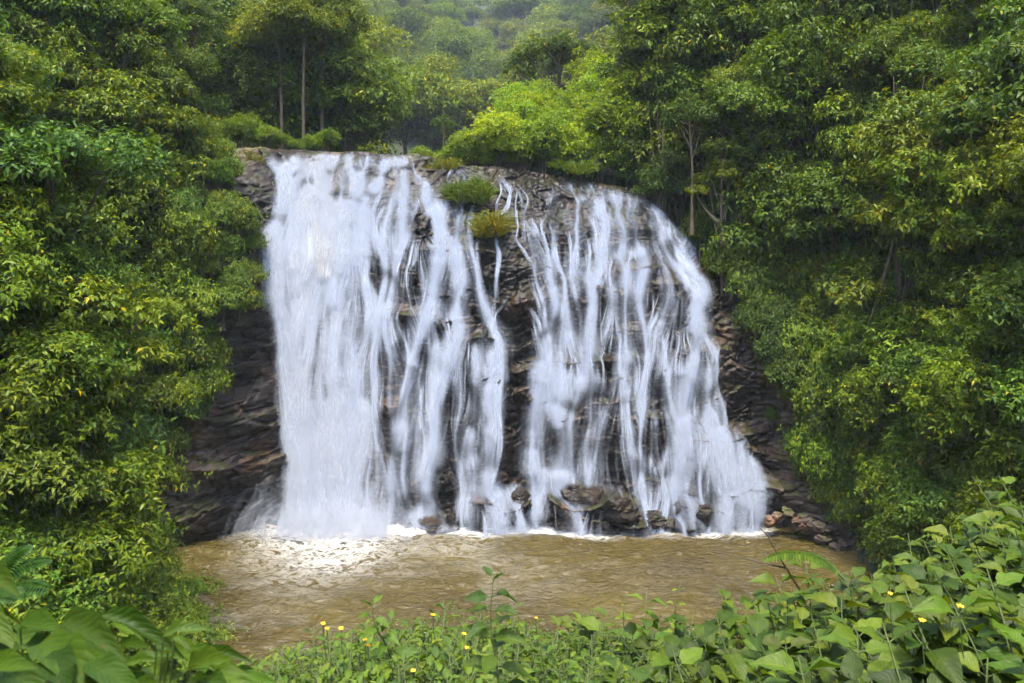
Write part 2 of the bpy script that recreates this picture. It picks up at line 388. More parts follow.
CYs = CYs*(1-_k)+blur1(blur1(lowest(CY, 6), 30, 0), 80, 1)*_k; GX, GZ = np.gradient(CYs, .06)
def water_mat():
    m, N, L, out = new_mat('falling_water')
    uv = N('ShaderNodeUVMap'); sx = N('ShaderNodeSeparateXYZ'); L(uv.outputs[0], sx.inputs[0])
    op = N('ShaderNodeAttribute', attribute_name='op'); ac = N('ShaderNodeAttribute', attribute_name='across'); tn = N('ShaderNodeAttribute', attribute_name='silt')
    co = N('ShaderNodeCombineXYZ'); L(mth(N, L, 'MULTIPLY', sx.outputs[0], 5.0), co.inputs[0]); L(mth(N, L, 'MULTIPLY', sx.outputs[1], .36), co.inputs[1])
    n = N('ShaderNodeTexNoise'); n.inputs['Scale'].default_value = 1.0; n.inputs['Detail'].default_value = 4; n.inputs['Roughness'].default_value = .6
    L(co.outputs[0], n.inputs['Vector'])
    st = mth(N, L, 'MULTIPLY', mth(N, L, 'SUBTRACT', n.outputs[0], .3), 3.2, True)
    a2 = mth(N, L, 'MULTIPLY', ac.outputs['Fac'], ac.outputs['Fac'])
    pr = mth(N, L, 'POWER', mth(N, L, 'SUBTRACT', 1.0, a2, True), 1.5)
    al = mth(N, L, 'MULTIPLY', mth(N, L, 'MULTIPLY', mth(N, L, 'MULTIPLY', op.outputs['Fac'], 1.25), pr), st, True)
    col = mixc(N, L, tn.outputs['Fac'], (.53, .59, .71), (.66, .63, .57))
    d = N('ShaderNodeBsdfDiffuse'); L(col, d.inputs[0])
    t = N('ShaderNodeBsdfTranslucent'); L(col, t.inputs[0])
    # a curtain of drops has no facets: it is lit as a loose volume that hangs in front of the rock
    cn = N('ShaderNodeCombineXYZ'); L(mth(N, L, 'SUBTRACT', n.outputs[0], .5), cn.inputs[0]); cn.inputs[1].default_value = -.95; cn.inputs[2].default_value = .2
    nn = N('ShaderNodeVectorMath', operation='NORMALIZE'); L(cn.outputs[0], nn.inputs[0]); L(nn.outputs[0], d.inputs['Normal'])
    mx = N('ShaderNodeMixShader'); mx.inputs[0].default_value = .2; L(d.outputs[0], mx.inputs[1]); L(t.outputs[0], mx.inputs[2])
    tp = N('ShaderNodeBsdfTransparent')
    m2 = N('ShaderNodeMixShader'); L(al, m2.inputs[0]); L(tp.outputs[0], m2.inputs[1]); L(mx.outputs[0], m2.inputs[2]); L(m2.outputs[0], out.inputs[0])
    return m
M['water'] = water_mat()
def trace(x, z, vx=None, steps=190, dt=.032):
    n = len(x); y = bil(CYs, x, z)-.06
    v = np.zeros((n, 3)); v[:, 2] = -1.0
    if vx is not None: v[:, 0] = vx
    p = np.stack([x, y, z], 1); out = [p.copy()]
    for k in range(steps):
        v[:, 2] -= 9.8*dt*.8; v *= 1-.085
        v[:, 0] += rs.randn(n)*.04+.07*vnoise(p[:, 0]*1.3, p[:, 2]*.5, 0, 91)+.09*vnoise(p[:, 0]*3.1, p[:, 2]*.9, 0, 92)
        pxx, pyy = pxl(p[:, 0], p[:, 1], p[:, 2])       # the channel walls and the dry rib of rock between the two falls
        v[:, 0] += .3*(pxx < np.interp(pyy, [150, 300, 400, 520], [268, 276, 287, 291]))-.3*(pxx > np.interp(pyy, [190, 235, 300, 380, 480, 520], [652, 686, 702, 722, 758, 768])+7*vnoise(pyy/19, pyy*0, 0, 88))
        v[:, 0] += .22*np.sign(pxx-515)*((np.abs(pxx-515) < 13) & (pyy > 238) & (pyy < 468))
        p = p+v*dt
        s = bil(CYs, p[:, 0], p[:, 2])-.05
        hit = p[:, 1] > s
        gx, gz = bil(GX, p[:, 0], p[:, 2]), bil(GZ, p[:, 0], p[:, 2])
        nr = nrm(np.stack([np.clip(gx, -2, 2), -np.ones(n), np.clip(gz, -6, 6)], 1))
        vn = np.minimum((v*nr).sum(1), 0)
        v = np.where(hit[:, None], v-1.05*vn[:, None]*nr, v)
        v[:, 0] = np.where(hit, np.clip(v[:, 0], -1.2, 1.2)*.93, v[:, 0]); v[:, 1] = np.where(hit, np.clip(v[:, 1], -2.2, 2)*.9, v[:, 1])
        v[:, 2] = np.minimum(v[:, 2], -.7)
        p[:, 1] = np.where(hit, s, np.minimum(p[:, 1]+.005, s))
        p[:, 2] = np.maximum(p[:, 2], -.15)
        out.append(p.copy())
    return np.stack(out, 1)          # n, steps+1, 3
GAPS = [(292, 168, 9, 6), (318, 163, 12, 5), (345, 158, 14, 5), (300, 186, 8, 9), (352, 192, 12, 8), (330, 205, 7, 10), (372, 190, 9, 9), (282, 215, 7, 12), (398, 178, 9, 8), (425, 172, 10, 6), (610, 188, 12, 6), (650, 205, 8, 8), (575, 190, 8, 8), (668, 222, 8, 10), (442, 288, 11, 18), (392, 440, 9, 75), (452, 450, 22, 48), (416, 498, 18, 22), (472, 405, 11, 32), (424, 352, 16, 20), (402, 345, 9, 40), (520, 360, 12, 110), (556, 440, 18, 36), (600, 442, 15, 42), (546, 315, 9, 45), (578, 318, 9, 32),
 (638, 228, 22, 20), (624, 312, 12, 48), (652, 392, 11, 34), (634, 440, 12, 30), (655, 468, 26, 14), (585, 398, 34, 9), (690, 330, 9, 34), (672, 250, 9, 20), (592, 500, 30, 22), (706, 395, 8, 26), (560, 215, 18, 16), (590, 205, 18, 10), (370, 165, 16, 8), (405, 215, 10, 14), (455, 235, 12, 14), (385, 265, 8, 22), (440, 185, 12, 8), (500, 460, 10, 22), (436, 412, 8, 18)]
def flow_field(x, z, px, py):
    """how much water runs here: thin where rock parts it, thick in the left chute"""
    wx_, wy_ = px+9*vnoise(x*.9, z*.9, 0, 55), py+14*vnoise(x*.9, z*.5, 0, 56)
    g = np.zeros(px.shape)
    for a, b, c, d in GAPS: g = np.maximum(g, np.exp(-(((wx_-a)/c)**2+((wy_-b)/d)**2)**1.3))
    n = sstep(-.2, .16, fbm(x*1.5, z*.42, 0, 57, 3))
    ch = (1-sstep(372, 396, px))*sstep(165, 250, py)
    return (1-.9*g)*(.26+.74*np.maximum(n, .8*ch))
def ribbons(paths, width, opac, silt, keep=(0, 1)):
    """paths n,k,3: thin soft strands of water, resampled evenly"""
    n = len(paths); K = 70
    seg = np.linalg.norm(np.diff(paths, axis=1), axis=2); ln = np.concatenate([np.zeros((n, 1)), np.cumsum(seg, 1)], 1)
    V = np.zeros((n, K, 3)); LN = np.zeros((n, K))
    tot = ln[:, -1]
    a0 = rs.rand(n)*keep[0]; b0 = 1-rs.rand(n)*(1-keep[1])
    for i in range(n):
        s = np.linspace(a0[i]*tot[i], b0[i]*tot[i], K); LN[i] = s
        for c in range(3): V[i, :, c] = np.interp(s, ln[i], paths[i, :, c])
    tg = nrm(np.gradient(V, axis=1)); side = nrm(np.cross(tg, np.array([0, -1., .25])))
    u = np.linspace(0, 1, K)[None]
    ph = rs.rand(n, 1)*9
    wd = width[:, None]*(.55+.45*np.sin(u*7+ph))*(.6+.8*u)
    off = np.array([-1, 0, 1.])
    W = V[:, :, None]+side[:, :, None]*(wd[:, :, None, None]*off[None, None, :, None])
    W[:, :, 1, 1] -= wd*.25
    fade = np.minimum(1, (LN-LN[:, :1])/.5)*np.minimum(1, (LN[:, -1:]-LN)/.4+.15)
    op = opac[:, None]*fade*(.62+.55*vnoise(LN*.35, np.arange(n)[:, None]*3.7+LN*0, 0, 77))
    qx, qy = pxl(V[:, :, 0], V[:, :, 1], V[:, :, 2])
    op = op*flow_field(V[:, :, 0], V[:, :, 2], qx, qy)
    ids = np.arange(n*K*3).reshape(n, K, 3)
    q = np.stack([ids[:, :-1, :-1], ids[:, 1:, :-1], ids[:, 1:, 1:], ids[:, :-1, 1:]], -1).reshape(-1, 4)
    uvx = (off[None, None]*wd[:, :, None])+np.arange(n)[:, None, None]*3.3
    uv = np.stack([uvx, np.repeat(LN[:, :, None], 3, 2)+np.arange(n)[:, None, None]*5.1], -1).reshape(-1, 2)
    at = dict(op=np.repeat(op[:, :, None], 3, 2).ravel(), across=np.tile(off, n*K), silt=np.repeat(np.repeat(silt[:, None], K, 1)[:, :, None], 3, 2).ravel())
    return W.reshape(-1, 3), q, uv, at
class Water:
    def __init__(s): s.V = []; s.q = []; s.uv = []; s.at = []; s.n = 0
    def add(s, r):
        V, q, uv, at = r; s.V.append(V); s.q.append(q+s.n); s.uv.append(uv); s.at.append(at); s.n += len(V)
    def flow(s, pa, pb, n, w, o, silt=0., keep=(.1, .75), jit=6):
        """n strands starting on the picture line pa-pb (px, py at the face)"""
        n = int(n*1.7); f = rs.rand(n); px = pa[0]+(pb[0]-pa[0])*f+rs.randn(n)*jit*.4; py = pa[1]+(pb[1]-pa[1])*f+rs.rand(n)*jit
        Yd = np.full(n, 48.)
        for _ in range(6):
            x = (px-512)*Yd/F; z = CZ-(py-HOR)*Yd/F
            z = np.minimum(z, ztop(x)-.02); Yd = bil(CYs, x, z)
        pth = trace(x, z)
        s.add(ribbons(pth, w[0]+(w[1]-w[0])*rs.rand(n)**2, o[0]+(o[1]-o[0])*rs.rand(n), np.clip(silt*(.4+rs.rand(n)), 0, 1), keep))
        return pth
    def fill(s, poly, n, w, o, keep=(.15, .3), dens=.5):
        poly = np.array(poly, float); c = 0; lo, hi = poly.min(0), poly.max(0); q = lo+(hi-lo)*rs.rand(n*5, 2)
        ins = np.zeros(len(q), bool); j = len(poly)-1
        for i in range(len(poly)):
            (xi, yi), (xj, yj) = poly[i], poly[j]
            ins ^= ((yi > q[:, 1]) != (yj > q[:, 1])) & (q[:, 0] < (xj-xi)*(q[:, 1]-yi)/(yj-yi+1e-9)+xi); j = i
        nz = fbm(q[:, 0]/26, q[:, 1]/95, 0, 61, 3)
        q = q[ins & (nz > .45-dens)][:n]; m = len(q); px, py = q.T; Yd = np.full(m, 48.)
        for _ in range(6):
            x = (px-512)*Yd/F; z = np.minimum(CZ-(py-HOR)*Yd/F, ztop(x)-.02); Yd = bil(CYs, x, z)
        pth = trace(x, z, steps=110)
        s.add(ribbons(pth, w[0]+(w[1]-w[0])*rs.rand(m)**2, o[0]+(o[1]-o[0])*rs.rand(m), np.full(m, .02), keep))
    def splash(s, pa, pb, n, h, o, Yd=46.6):
        f = rs.rand(n); px = pa[0]+(pb[0]-pa[0])*f; x = (px-512)*Yd/F; y = Yd-.2-rs.rand(n)*1.6
        K = 14; t = np.linspace(0, 1, K)[None]
        vx = rs.randn(n)*.9; vz = h*(.3+rs.rand(n)); vy = -.3-rs.rand(n)*1.3
        tt = t*(2*np.sqrt(2*9.8*vz)/9.8)[:, None]; v0 = np.sqrt(2*9.8*vz)[:, None]
        pt = np.stack([x[:, None]+vx[:, None]*tt, y[:, None]+vy[:, None]*tt, .05+v0*tt-4.9*tt*tt], -1)
        s.add(ribbons(pt, .08+.3*rs.rand(n), o*(.3+.7*rs.rand(n)), np.full(n, .15), (0, 1)))
    def mesh(s, name):
        at = {k: np.concatenate([a[k] for a in s.at]) for k in s.at[0]}
        return mesh_np(name, np.concatenate(s.V), np.concatenate(s.q), None, M['water'], True, np.concatenate(s.uv), at)
TH, VE = (.045, .16), (.3, .9)             # half widths: threads, veils
A = Water()
A.flow((266, 152), (330, 150), 150, VE, (.3, .6), .12, (.15, .8)); A.flow((266, 152), (345, 150), 240, TH, (.35, .8), .1)
A.flow((300, 152), (345, 152), 110, VE, (.4, .75), .45, (.1, .9))
A.flow((330, 150), (412, 152), 120, VE, (.25, .6), .05, (.3, .6)); A.flow((330, 150), (412, 152), 300, TH, (.35, .85), .03, (.3, .5))
A.flow((405, 158), (470, 215), 110, VE, (.2, .5), 0, (.2, .6)); A.flow((405, 156), (478, 225), 330, TH, (.35, .85), 0, (.2, .5))
A.flow((350, 200), (470, 240), 150, TH, (.3, .8), 0, (.2, .4))
A.flow((398, 316), (500, 345), 320, TH, (.35, .85), 0, (.1, .4)); A.flow((415, 316), (496, 340), 60, VE, (.3, .6), 0, (.1, .6))
A.flow((475, 368), (503, 372), 70, TH, (.4, .8), 0, (.1, .6)); A.flow((470, 480), (525, 482), 150, TH, (.3, .8), 0, (0, .6)); A.flow((480, 478), (515, 478), 30, VE, (.3, .6), 0)
A.flow((268, 260), (350, 260), 130, VE, (.3, .65), .15, (.1, .7)); A.flow((285, 390), (370, 390), 160, VE, (.35, .65), .12, (.1, .9))
PA = [(268, 152), (412, 150), (440, 172), (478, 220), (492, 300), (505, 400), (470, 420), (400, 440), (385, 500), (285, 500), (270, 300)]
PA2 = [(376, 152), (412, 150), (440, 172), (478, 220), (492, 300), (505, 400), (500, 500), (400, 505), (380, 500)]
A.fill(PA2, 1500, (.035, .12), (.4, .85), (.1, .4), .5); A.fill(PA2, 320, VE, (.08, .26), (.1, .4), .5)
A.fill([(268, 155), (375, 155), (378, 500), (288, 500)], 330, (.2, .9), (.25, .6), (.1, .5), .8)
A.fill([(268, 152), (470, 152), (480, 230), (380, 260), (275, 260)], 620, (.06, .3), (.4, .8), (.1, .25), .8)
A.splash((285, 0), (395, 0), 700, 1.3, .3); A.splash((270, 0), (420, 0), 420, 2.4, .1); A.splash((395, 0), (530, 0), 200, .35, .3)
B = Water()
B.flow((560, 174), (640, 188), 220, TH, (.35, .85), 0, (.3, .5)); B.flow((560, 174), (640, 190), 60, VE, (.2, .45), 0, (.2, .5))
B.flow((630, 188), (700, 245), 240, TH, (.35, .85), 0, (.2, .5)); B.flow((630, 190), (690, 240), 60, VE, (.2, .45), 0, (.2, .6))
B.flow((515, 205), (590, 230), 170, TH, (.35, .8), 0, (.2, .5)); B.flow((525, 240), (600, 240), 60, VE, (.2, .5), 0, (.2, .6))
B.flow((530, 355), (640, 362), 120, TH, (.3, .8), 0, (.1, .5)); B.flow((530, 355), (600, 360), 40, VE, (.2, .5), 0, (.1, .6))
B.flow((655, 280), (700, 290), 100, TH, (.35, .8), 0, (.1, .5)); B.flow((670, 345), (724, 365), 150, TH, (.35, .8), 0, (.1, .5)); B.flow((680, 345), (715, 360), 30, VE, (.2, .4), 0, (.1, .6))
B.flow((695, 425), (742, 440), 120, TH, (.3, .8), 0, (.1, .6)); B.flow((640, 440), (700, 480), 130, TH, (.3, .8), 0, (.1, .6)); B.flow((560, 470), (630, 480), 60, TH, (.25, .6), 0, (.1, .6))
PB = [(545, 176), (560, 172), (640, 190), (690, 238), (706, 300), (726, 370), (758, 470), (765, 480), (640, 480), (540, 470), (532, 360), (524, 250), (520, 205)]
B.fill(PB, 2300, (.035, .12), (.4, .85), (.1, .4), .46); B.fill(PB, 460, VE, (.08, .26), (.1, .4), .46)
B.fill([(560, 172), (640, 188), (698, 240), (700, 290), (640, 250), (575, 195)], 480, (.06, .3), (.4, .8), (.1, .3), .8)
B.flow((708, 320), (728, 390), 70, TH, (.35, .8), 0, (.1, .5)); B.flow((735, 420), (768, 480), 110, TH, (.35, .8), 0, (.1, .5)); B.flow((735, 420), (765, 480), 30, VE, (.3, .55), 0, (.1, .5))
B.splash((535, 0), (765, 0), 380, .35, .3)
C_ = Water()
C_.flow((497, 170), (520, 185), 60, TH, (.3, .8), 0, (.1, .5)); C_.flow((512, 290), (530, 300), 26, TH, (.25, .6), 0, (.2, .5)); C_.flow((505, 380), (530, 380), 26, TH, (.2, .5), 0, (.2, .5))
for wt, lab in ((A, 'broad white left waterfall, the thickest and brightest of the fall'), (B, 'veiled right waterfall splitting over ledges beside the dark cliff'),
                (C_, 'thin trickle of water down the dark rock strip between the two big falls')):
    tag(link('waterfall', wt.mesh('waterfall')), lab, 'waterfall')

# ------------------------------------------------------------------ pool
def pool_mat():
    m, N, L, out = new_mat('muddy_water')
    geo = N('ShaderNodeNewGeometry'); fo = N('ShaderNodeAttribute', attribute_name='foam')
    mp = N('ShaderNodeMapping'); mp.inputs['Scale'].default_value = (.6, 1.25, 1); L(geo.outputs['Position'], mp.inputs[0])
    n = N('ShaderNodeTexNoise'); n.inputs['Scale'].default_value = 1.5; n.inputs['Detail'].default_value = 9; n.inputs['Roughness'].default_value = .65; n.inputs['Distortion'].default_value = 1.6
    L(mp.outputs[0], n.inputs['Vector'])
    nb = N('ShaderNodeTexNoise'); nb.inputs['Scale'].default_value = .16; nb.inputs['Detail'].default_value = 3; L(geo.outputs['Position'], nb.inputs['Vector'])
    rid = mth(N, L, 'ABSOLUTE', mth(N, L, 'SUBTRACT', n.outputs[0], .5))
    lace = mth(N, L, 'SUBTRACT', 1.0, mth(N, L, 'MULTIPLY', rid, 9.0), True)
    f = mth(N, L, 'MULTIPLY', fo.outputs['Fac'], 1.0)
    solid = mth(N, L, 'MULTIPLY', mth(N, L, 'SUBTRACT', mth(N, L, 'ADD', f, n.outputs[0]), 1.02), 3.0, True)
    ff = mth(N, L, 'MAXIMUM', solid, mth(N, L, 'MULTIPLY', lace, mth(N, L, 'MULTIPLY', mth(N, L, 'SUBTRACT', f, .06), 2.2, True)))
    mud = ramp(N, [(.3, (.05, .037, .009)), (.55, (.07, .053, .012)), (.75, (.095, .074, .02))]); L(nb.outputs[0], mud.inputs[0])
    col = mixc(N, L, ff, mud.outputs[0], (.62, .615, .59))
    b = N('ShaderNodeBsdfPrincipled'); L(col, b.inputs['Base Color']); b.inputs['IOR'].default_value = 1.33
    L(mth(N, L, 'ADD', mth(N, L, 'MULTIPLY', ff, .5), .12), b.inputs['Roughness'])
    n2 = N('ShaderNodeTexNoise'); n2.inputs['Scale'].default_value = 3.2; n2.inputs['Detail'].default_value = 5; n2.inputs['Distortion'].default_value = .6; L(mp.outputs[0], n2.inputs['Vector'])
    bu = N('ShaderNodeBump'); bu.inputs['Strength'].default_value = 1.; bu.inputs['Distance'].default_value = .3; L(n2.outputs[0], bu.inputs['Height']); L(bu.outputs[0], b.inputs['Normal'])
    L(b.outputs[0], out.inputs[0]); return m
M['pool'] = pool_mat()
def build_pool():
    xs = np.arange(-22, 22.01, .09); ys = np.arange(24, 49.5, .09)
    X, Y = np.meshgrid(xs, ys, indexing='ij')
    amp = .12+.07*np.exp(-((X+9.5)**2/40+(Y-44)**2/30))
    Z = amp*fbm(X*.75+.3*Y, Y*1.7, 0, 3, 3, .5)+.05*(1-np.abs(fbm(X*.9+Y*.3, Y*1.3, 0, 9, 3)))
    base = 46.8+.25*np.sin(X)
    f1 = np.exp(-((X+9.6)/3.6)**2)*np.exp(-np.maximum(0, base-Y)/4.2)*1.15
    f2 = .9*np.exp(-np.maximum(0, base-1.3-Y)/.42)*sstep(-13, -12, X)*sstep(14.6, 13, X)
    f3 = .26*np.exp(-((X+7.0)/7)**2)*np.exp(-np.maximum(0, base-Y)/7.)
    f4 = .07*sstep(-.2, .7, fbm(X*.25, Y*.35, 0, 22, 3))
    foam = np.clip(np.maximum.reduce([f1, f2, f3])+f4, 0, 1.3)
    Z = Z+.12*np.clip(f1, 0, 1)*fbm(X*2.4, Y*2.4, 0, 41, 3)
    o = link('pool', mesh_np('pool', np.stack([X, Y, Z], -1).reshape(-1, 3), grid_faces(len(xs), len(ys)), mat=M['pool'], smooth=True, attrs={'foam': foam.ravel()})); o['kind'] = 'structure'
build_pool()

# ------------------------------------------------------------------ rocks
def rock_mesh(seed, flat=.7, sub=4):
    import bmesh
    bm = bmesh.new(); bmesh.ops.create_icosphere(bm, subdivisions=sub, radius=1)
    V = np.array([v.co[:] for v in bm.verts]); n = V.copy()
    r0 = np.random.RandomState(seed)
    d = np.ones(len(V))
    for _ in range(20):                      # cut flat facets
        a = nrm(r0.randn(3)); h = .52+.33*r0.rand(); k = V@a
        V = V-np.maximum(k-h, 0)[:, None]*a
    V += n*(.11*fbm(V[:, 0]*2.2+seed, V[:, 1]*2.2, V[:, 2]*4, seed, 5))[:, None]
    V[:, 2] *= flat
    for v, c in zip(bm.verts, V): v.co = c
    me = bpy.data.meshes.new('rock'); bm.to_mesh(me); bm.free(); return me
def cliff_pt(px, py, off=.0):
    Yd = np.array([47.])
    for _ in range(8): Yd = bil(CYs, (px-512)*Yd/F, CZ-(py-HOR)*Yd/F)
    return P(px, py, float(Yd[0])-off)
def rock(px, py, wpx, Yd, seed, label, flat=.7, name='boulder', group=None, mat='boulder', depth=.8, rz=0., cat='rock'):
    me = rock_mesh(seed, flat, 5 if wpx > 25 else 4); me.materials.append(M[mat])
    r = wpx*Yd/F/2
    if mat == 'boulder': r *= .92; p = cliff_pt(px, py+3, -.1*r)
    else: p = P(px, py, Yd)
    o = link(name, me, None, p); o.scale = (r, r*depth, r); o.rotation_euler = (random.uniform(-.2, .2), random.uniform(-.25, .25), rz)
    return tag(o, label, cat, group)
rock(583, 497, 62, 45.6, 1, 'large dark boulder at the foot of the right waterfall', 1.0)
rock(620, 505, 50, 45.4, 12, 'wet boulder veiled by water, right of the large dark boulder', .8)
rock(572, 462, 18, 45.7, 2, 'small dark stone standing on top of the large boulder', 1.0, depth=.9)
rock(520, 497, 30, 45.6, 3, 'upright dark rock between the two waterfalls at the water line', 1.3)
rock(652, 515, 44, 45.2, 4, 'low wide dark rock in the foam under the right waterfall', .6)
rock(690, 490, 32, 45.4, 5, 'pointed rock in the middle of the right waterfall foot', .8)
rock(706, 511, 30, 45.0, 6, 'square dark rock at the pool edge under the right waterfall', .95)
rock(723, 497, 20, 45.3, 7, 'narrow upright rock right of the pointed one in the white water', 1.1)
rock(733, 522, 16, 44.9, 8, 'smallest rock in the foam at the right end of the falls', .6)
rock(430, 520, 34, 45.7, 9, 'low wet ledge rock at the foot of the left waterfall', .5)
rock(138, 540, 46, 41.5, 10, 'reddish brown rock on the left bank below the bushes', 1.0, mat='stone')
rock(155, 560, 26, 41, 11, 'small reddish rock at the left edge of the pool', 1.0, mat='stone')
for i, (px, py, w_) in enumerate(((545, 512, 26), (560, 520, 16), (632, 516, 22), (606, 522, 14), (670, 522, 16), (678, 505, 18), (742, 505, 16), (752, 520, 20), (762, 512, 14), (505, 520, 14), (472, 522, 18), (410, 524, 14), (450, 518, 16))):
    rock(px, py, w_, 46.2 if py < 500 else 45.8, 20+i % 6, 'small wet stone in the white water along the foot of the falls', random.uniform(.6, 1), 'wet_stone', 'wet stones at the foot of the falls', rz=i)
for i in range(26):
    t = i/25; px = 775+t*75+random.uniform(-10, 14); py = 522+t*26+random.uniform(-14, 4)
    rock(px, py, random.uniform(9, 24), 45.2-2.2*t, 40+i % 7, 'brown stone in the loose pile along the right pool bank', random.uniform(.5, .8), 'bank_stone', 'stones along the right bank', 'stone', rz=random.random()*6)

# ------------------------------------------------------------------ leaves and plants
LEAF2 = (np.array([[0, 0, 0], [.42, .5, .06], [1, 0, -.1], [.42, -.5, .06]]), np.array([[0, 2, 1], [0, 3, 2]]))
LEAF4 = (np.array([[0, 0, 0], [.38, .5, .08], [.4, 0, .0], [.38, -.5, .08], [1, 0, -.22]]), np.array([[0, 2, 1], [1, 2, 4], [0, 3, 2], [2, 3, 4]]))
def leaves(pos, d, n, ln, wd, tmpl):
    d = nrm(d); n = nrm(n-(n*d).sum(1, keepdims=True)*d); b = np.cross(n, d)
    tv, tf = tmpl; k = len(tv)
    V = pos[:, None]+ln[:, None, None]*tv[None, :, 0:1]*d[:, None]+wd[:, None, None]*tv[None, :, 1:2]*b[:, None]+ln[:, None, None]*tv[None, :, 2:3]*n[:, None]
    Fc = (np.arange(len(pos))[:, None, None]*k+tf[None]).reshape(-1, tf.shape[1])
    return V.reshape(-1, 3), Fc
def rand_dir(n, r, zmin=-1.):
    z = zmin+(1-zmin)*r.rand(n); a = r.rand(n)*2*math.pi; s = np.sqrt(1-z*z)
    return np.stack([s*np.cos(a), s*np.sin(a), z], 1)
def whorls(r, p, o, k, ln, droop, wr=.42, tmpl=LEAF4, spread=1.0):
    """k leaves in a loose whorl at each twig end p, twig direction o"""
    m = len(p); p = np.repeat(p, k, 0); o2 = np.repeat(o, k, 0)
    ref = nrm(np.cross(o2, np.array([.3, .2, .9]))); rf2 = np.cross(o2, ref)
    a = (np.tile(np.arange(k), m)/k*2*math.pi+np.repeat(r.rand(m)*6.3, k)+r.randn(m*k)*.35)[:, None]
    rad = ref*np.cos(a)+rf2*np.sin(a)
    d = rad*spread+o2*(.35+.5*r.rand(m*k, 1))+np.array([0, 0, -1.])*droop*(.6+.8*r.rand(m*k, 1))
    n = o2*.5+np.array([0, 0, .75])+r.randn(m*k, 3)*.28
    L = ln*(.65+.6*r.rand(m*k))
    pos = p+rad*L[:, None]*.12+r.randn(m*k, 3)*L[:, None]*.25
    return leaves(pos, d, n, L, L*wr*(.85+.3*r.rand(m*k)), tmpl)
def crown_mesh(name, seed, clumps, tw_per_m2, k, ln, droop, mat, wr=.42, tmpl=LEAF4, zmin=-.45, inner=.25):
    r = np.random.RandomState(seed); Vs, Fs, n0 = [], [], 0
    for c, rad in clumps:
        rad = np.asarray(rad, float); ar = 2*math.pi*((rad[0]*rad[1]+rad[0]*rad[2]+rad[1]*rad[2])/3)*(1-zmin)
        n = max(4, int(ar*tw_per_m2)); d = rand_dir(n, r, zmin)
        sh = 1+.38*fbm(d[:, 0]*2+seed, d[:, 1]*2+c[0], d[:, 2]*2, seed, 2)
        rr = np.where(r.rand(n) < inner, .5+.4*r.rand(n), .84+.2*r.rand(n)+.45*r.rand(n)**6)*sh
        p = np.asarray(c)+d*rad*rr[:, None]
        o = nrm(d/rad*rad.mean()+np.array([0, 0, .25])+r.randn(n, 3)*.25)
        V, Fc = whorls(r, p, o, k, ln, droop, wr, tmpl); Vs.append(V); Fs.append(Fc+n0); n0 += len(V)
    return mesh_np(name, np.concatenate(Vs), None, np.concatenate(Fs), mat)
def tree_proto(name, seed, H, Rc, nclump, cr, ln, k=6, dens=9, droop=.4, mat='leaf', bark='bark', flat=.62, shape='dome', tmpl=LEAF4, trunk_r=.22, wr=.42, crown_h=1.0, limb0=.45):
    """tree of unit plan: base at 0, crown centre at height H, crown radius Rc"""
    r = np.random.RandomState(seed); cl = []
    for i in range(nclump):
        if shape == 'dome':
            d = rand_dir(1, r, -.55)[0]; q = (.45+.5*r.rand()**.5); c = np.array([d[0]*Rc*q, d[1]*Rc*q, H+d[2]*Rc*.85*q*crown_h])
        elif shape == 'umbrella':
            a = r.rand()*6.28; q = Rc*r.rand()**.6; c = np.array([q*math.cos(a), q*math.sin(a), H+Rc*.4*(1-(q/Rc)**2)+r.randn()*.3])
        else:                               # column
            zz = r.rand(); a = r.rand()*6.28; q = Rc*(.35+.6*r.rand())*(1-.45*zz); c = np.array([q*math.cos(a), q*math.sin(a), H+(zz-.55)*Rc*2.6*crown_h])
        s = cr*(.7+.6*r.rand()); cl.append((c, (s, s, s*flat*(.85+.3*r.rand()))))
    t = empty(name)
    link('crown', crown_mesh(name+'_crown', seed, cl, dens, k, ln, droop, M[mat], wr, tmpl), t)
    g = Geo(); top = np.array([r.randn()*.3, r.randn()*.3, H+Rc*.3])
    zz = np.linspace(-1.5, 1, 10); pts = np.array([top*max(q, 0)+np.array([.12*math.sin(q*5+seed)*max(q, 0)**.5, .12*math.cos(q*4)*max(q, 0)**.5, min(q, 0)]) for q in zz])
    g.tube(pts, trunk_r*(1.25-.85*np.linspace(0, 1, 10)), 8)
    for c, rd in cl:
        b = top*(limb0+(.88-limb0)*r.rand()); mid = (b+c)/2+np.array([0, 0, -.08*Rc]); e = c
        tt = np.linspace(0, 1, 6)[:, None]; pp = (1-tt)**2*b+2*tt*(1-tt)*mid+tt**2*e
        g.tube(pp, trunk_r*(.42-.34*np.linspace(0, 1, 6)), 5)
    link('trunk', g.mesh(name+'_trunk', M[bark], True), t)
    t['H'] = H; t['Rc'] = Rc
    return t
PR = {}
NEAR = (('leaf', 'dome', .27, .45, .42, 1.25), ('leaf_dark', 'dome', .22, .4, .45, 1.1), ('leaf', 'column', .25, .5, .4, 1.2), ('leaf_dark', 'dome', .33, .6, .38, 1.3), ('leaf', 'dome', .19, .3, .5, .95), ('leaf_dark', 'umbrella', .24, .3, .45, 1.15))
PR['near'] = [tree_proto('broadleaf_tree', 11+i, 5.2, 2.9, 15, a[5], a[2], 6, 10*(.27/a[2])**1.7, a[3], a[0], shape=a[1], wr=a[4], flat=.5 if a[1] == 'umbrella' else .62) for i, a in enumerate(NEAR)]
PR['mid'] = [tree_proto('forest_tree', 31+i, 8.5, 3.6, 17, 1.5, .36, 6, 6, .35, ['leaf_far', 'leaf_dark', 'leaf_far'][i], tmpl=LEAF2, shape=['dome', 'dome', 'column'][i], trunk_r=.28) for i in range(3)]
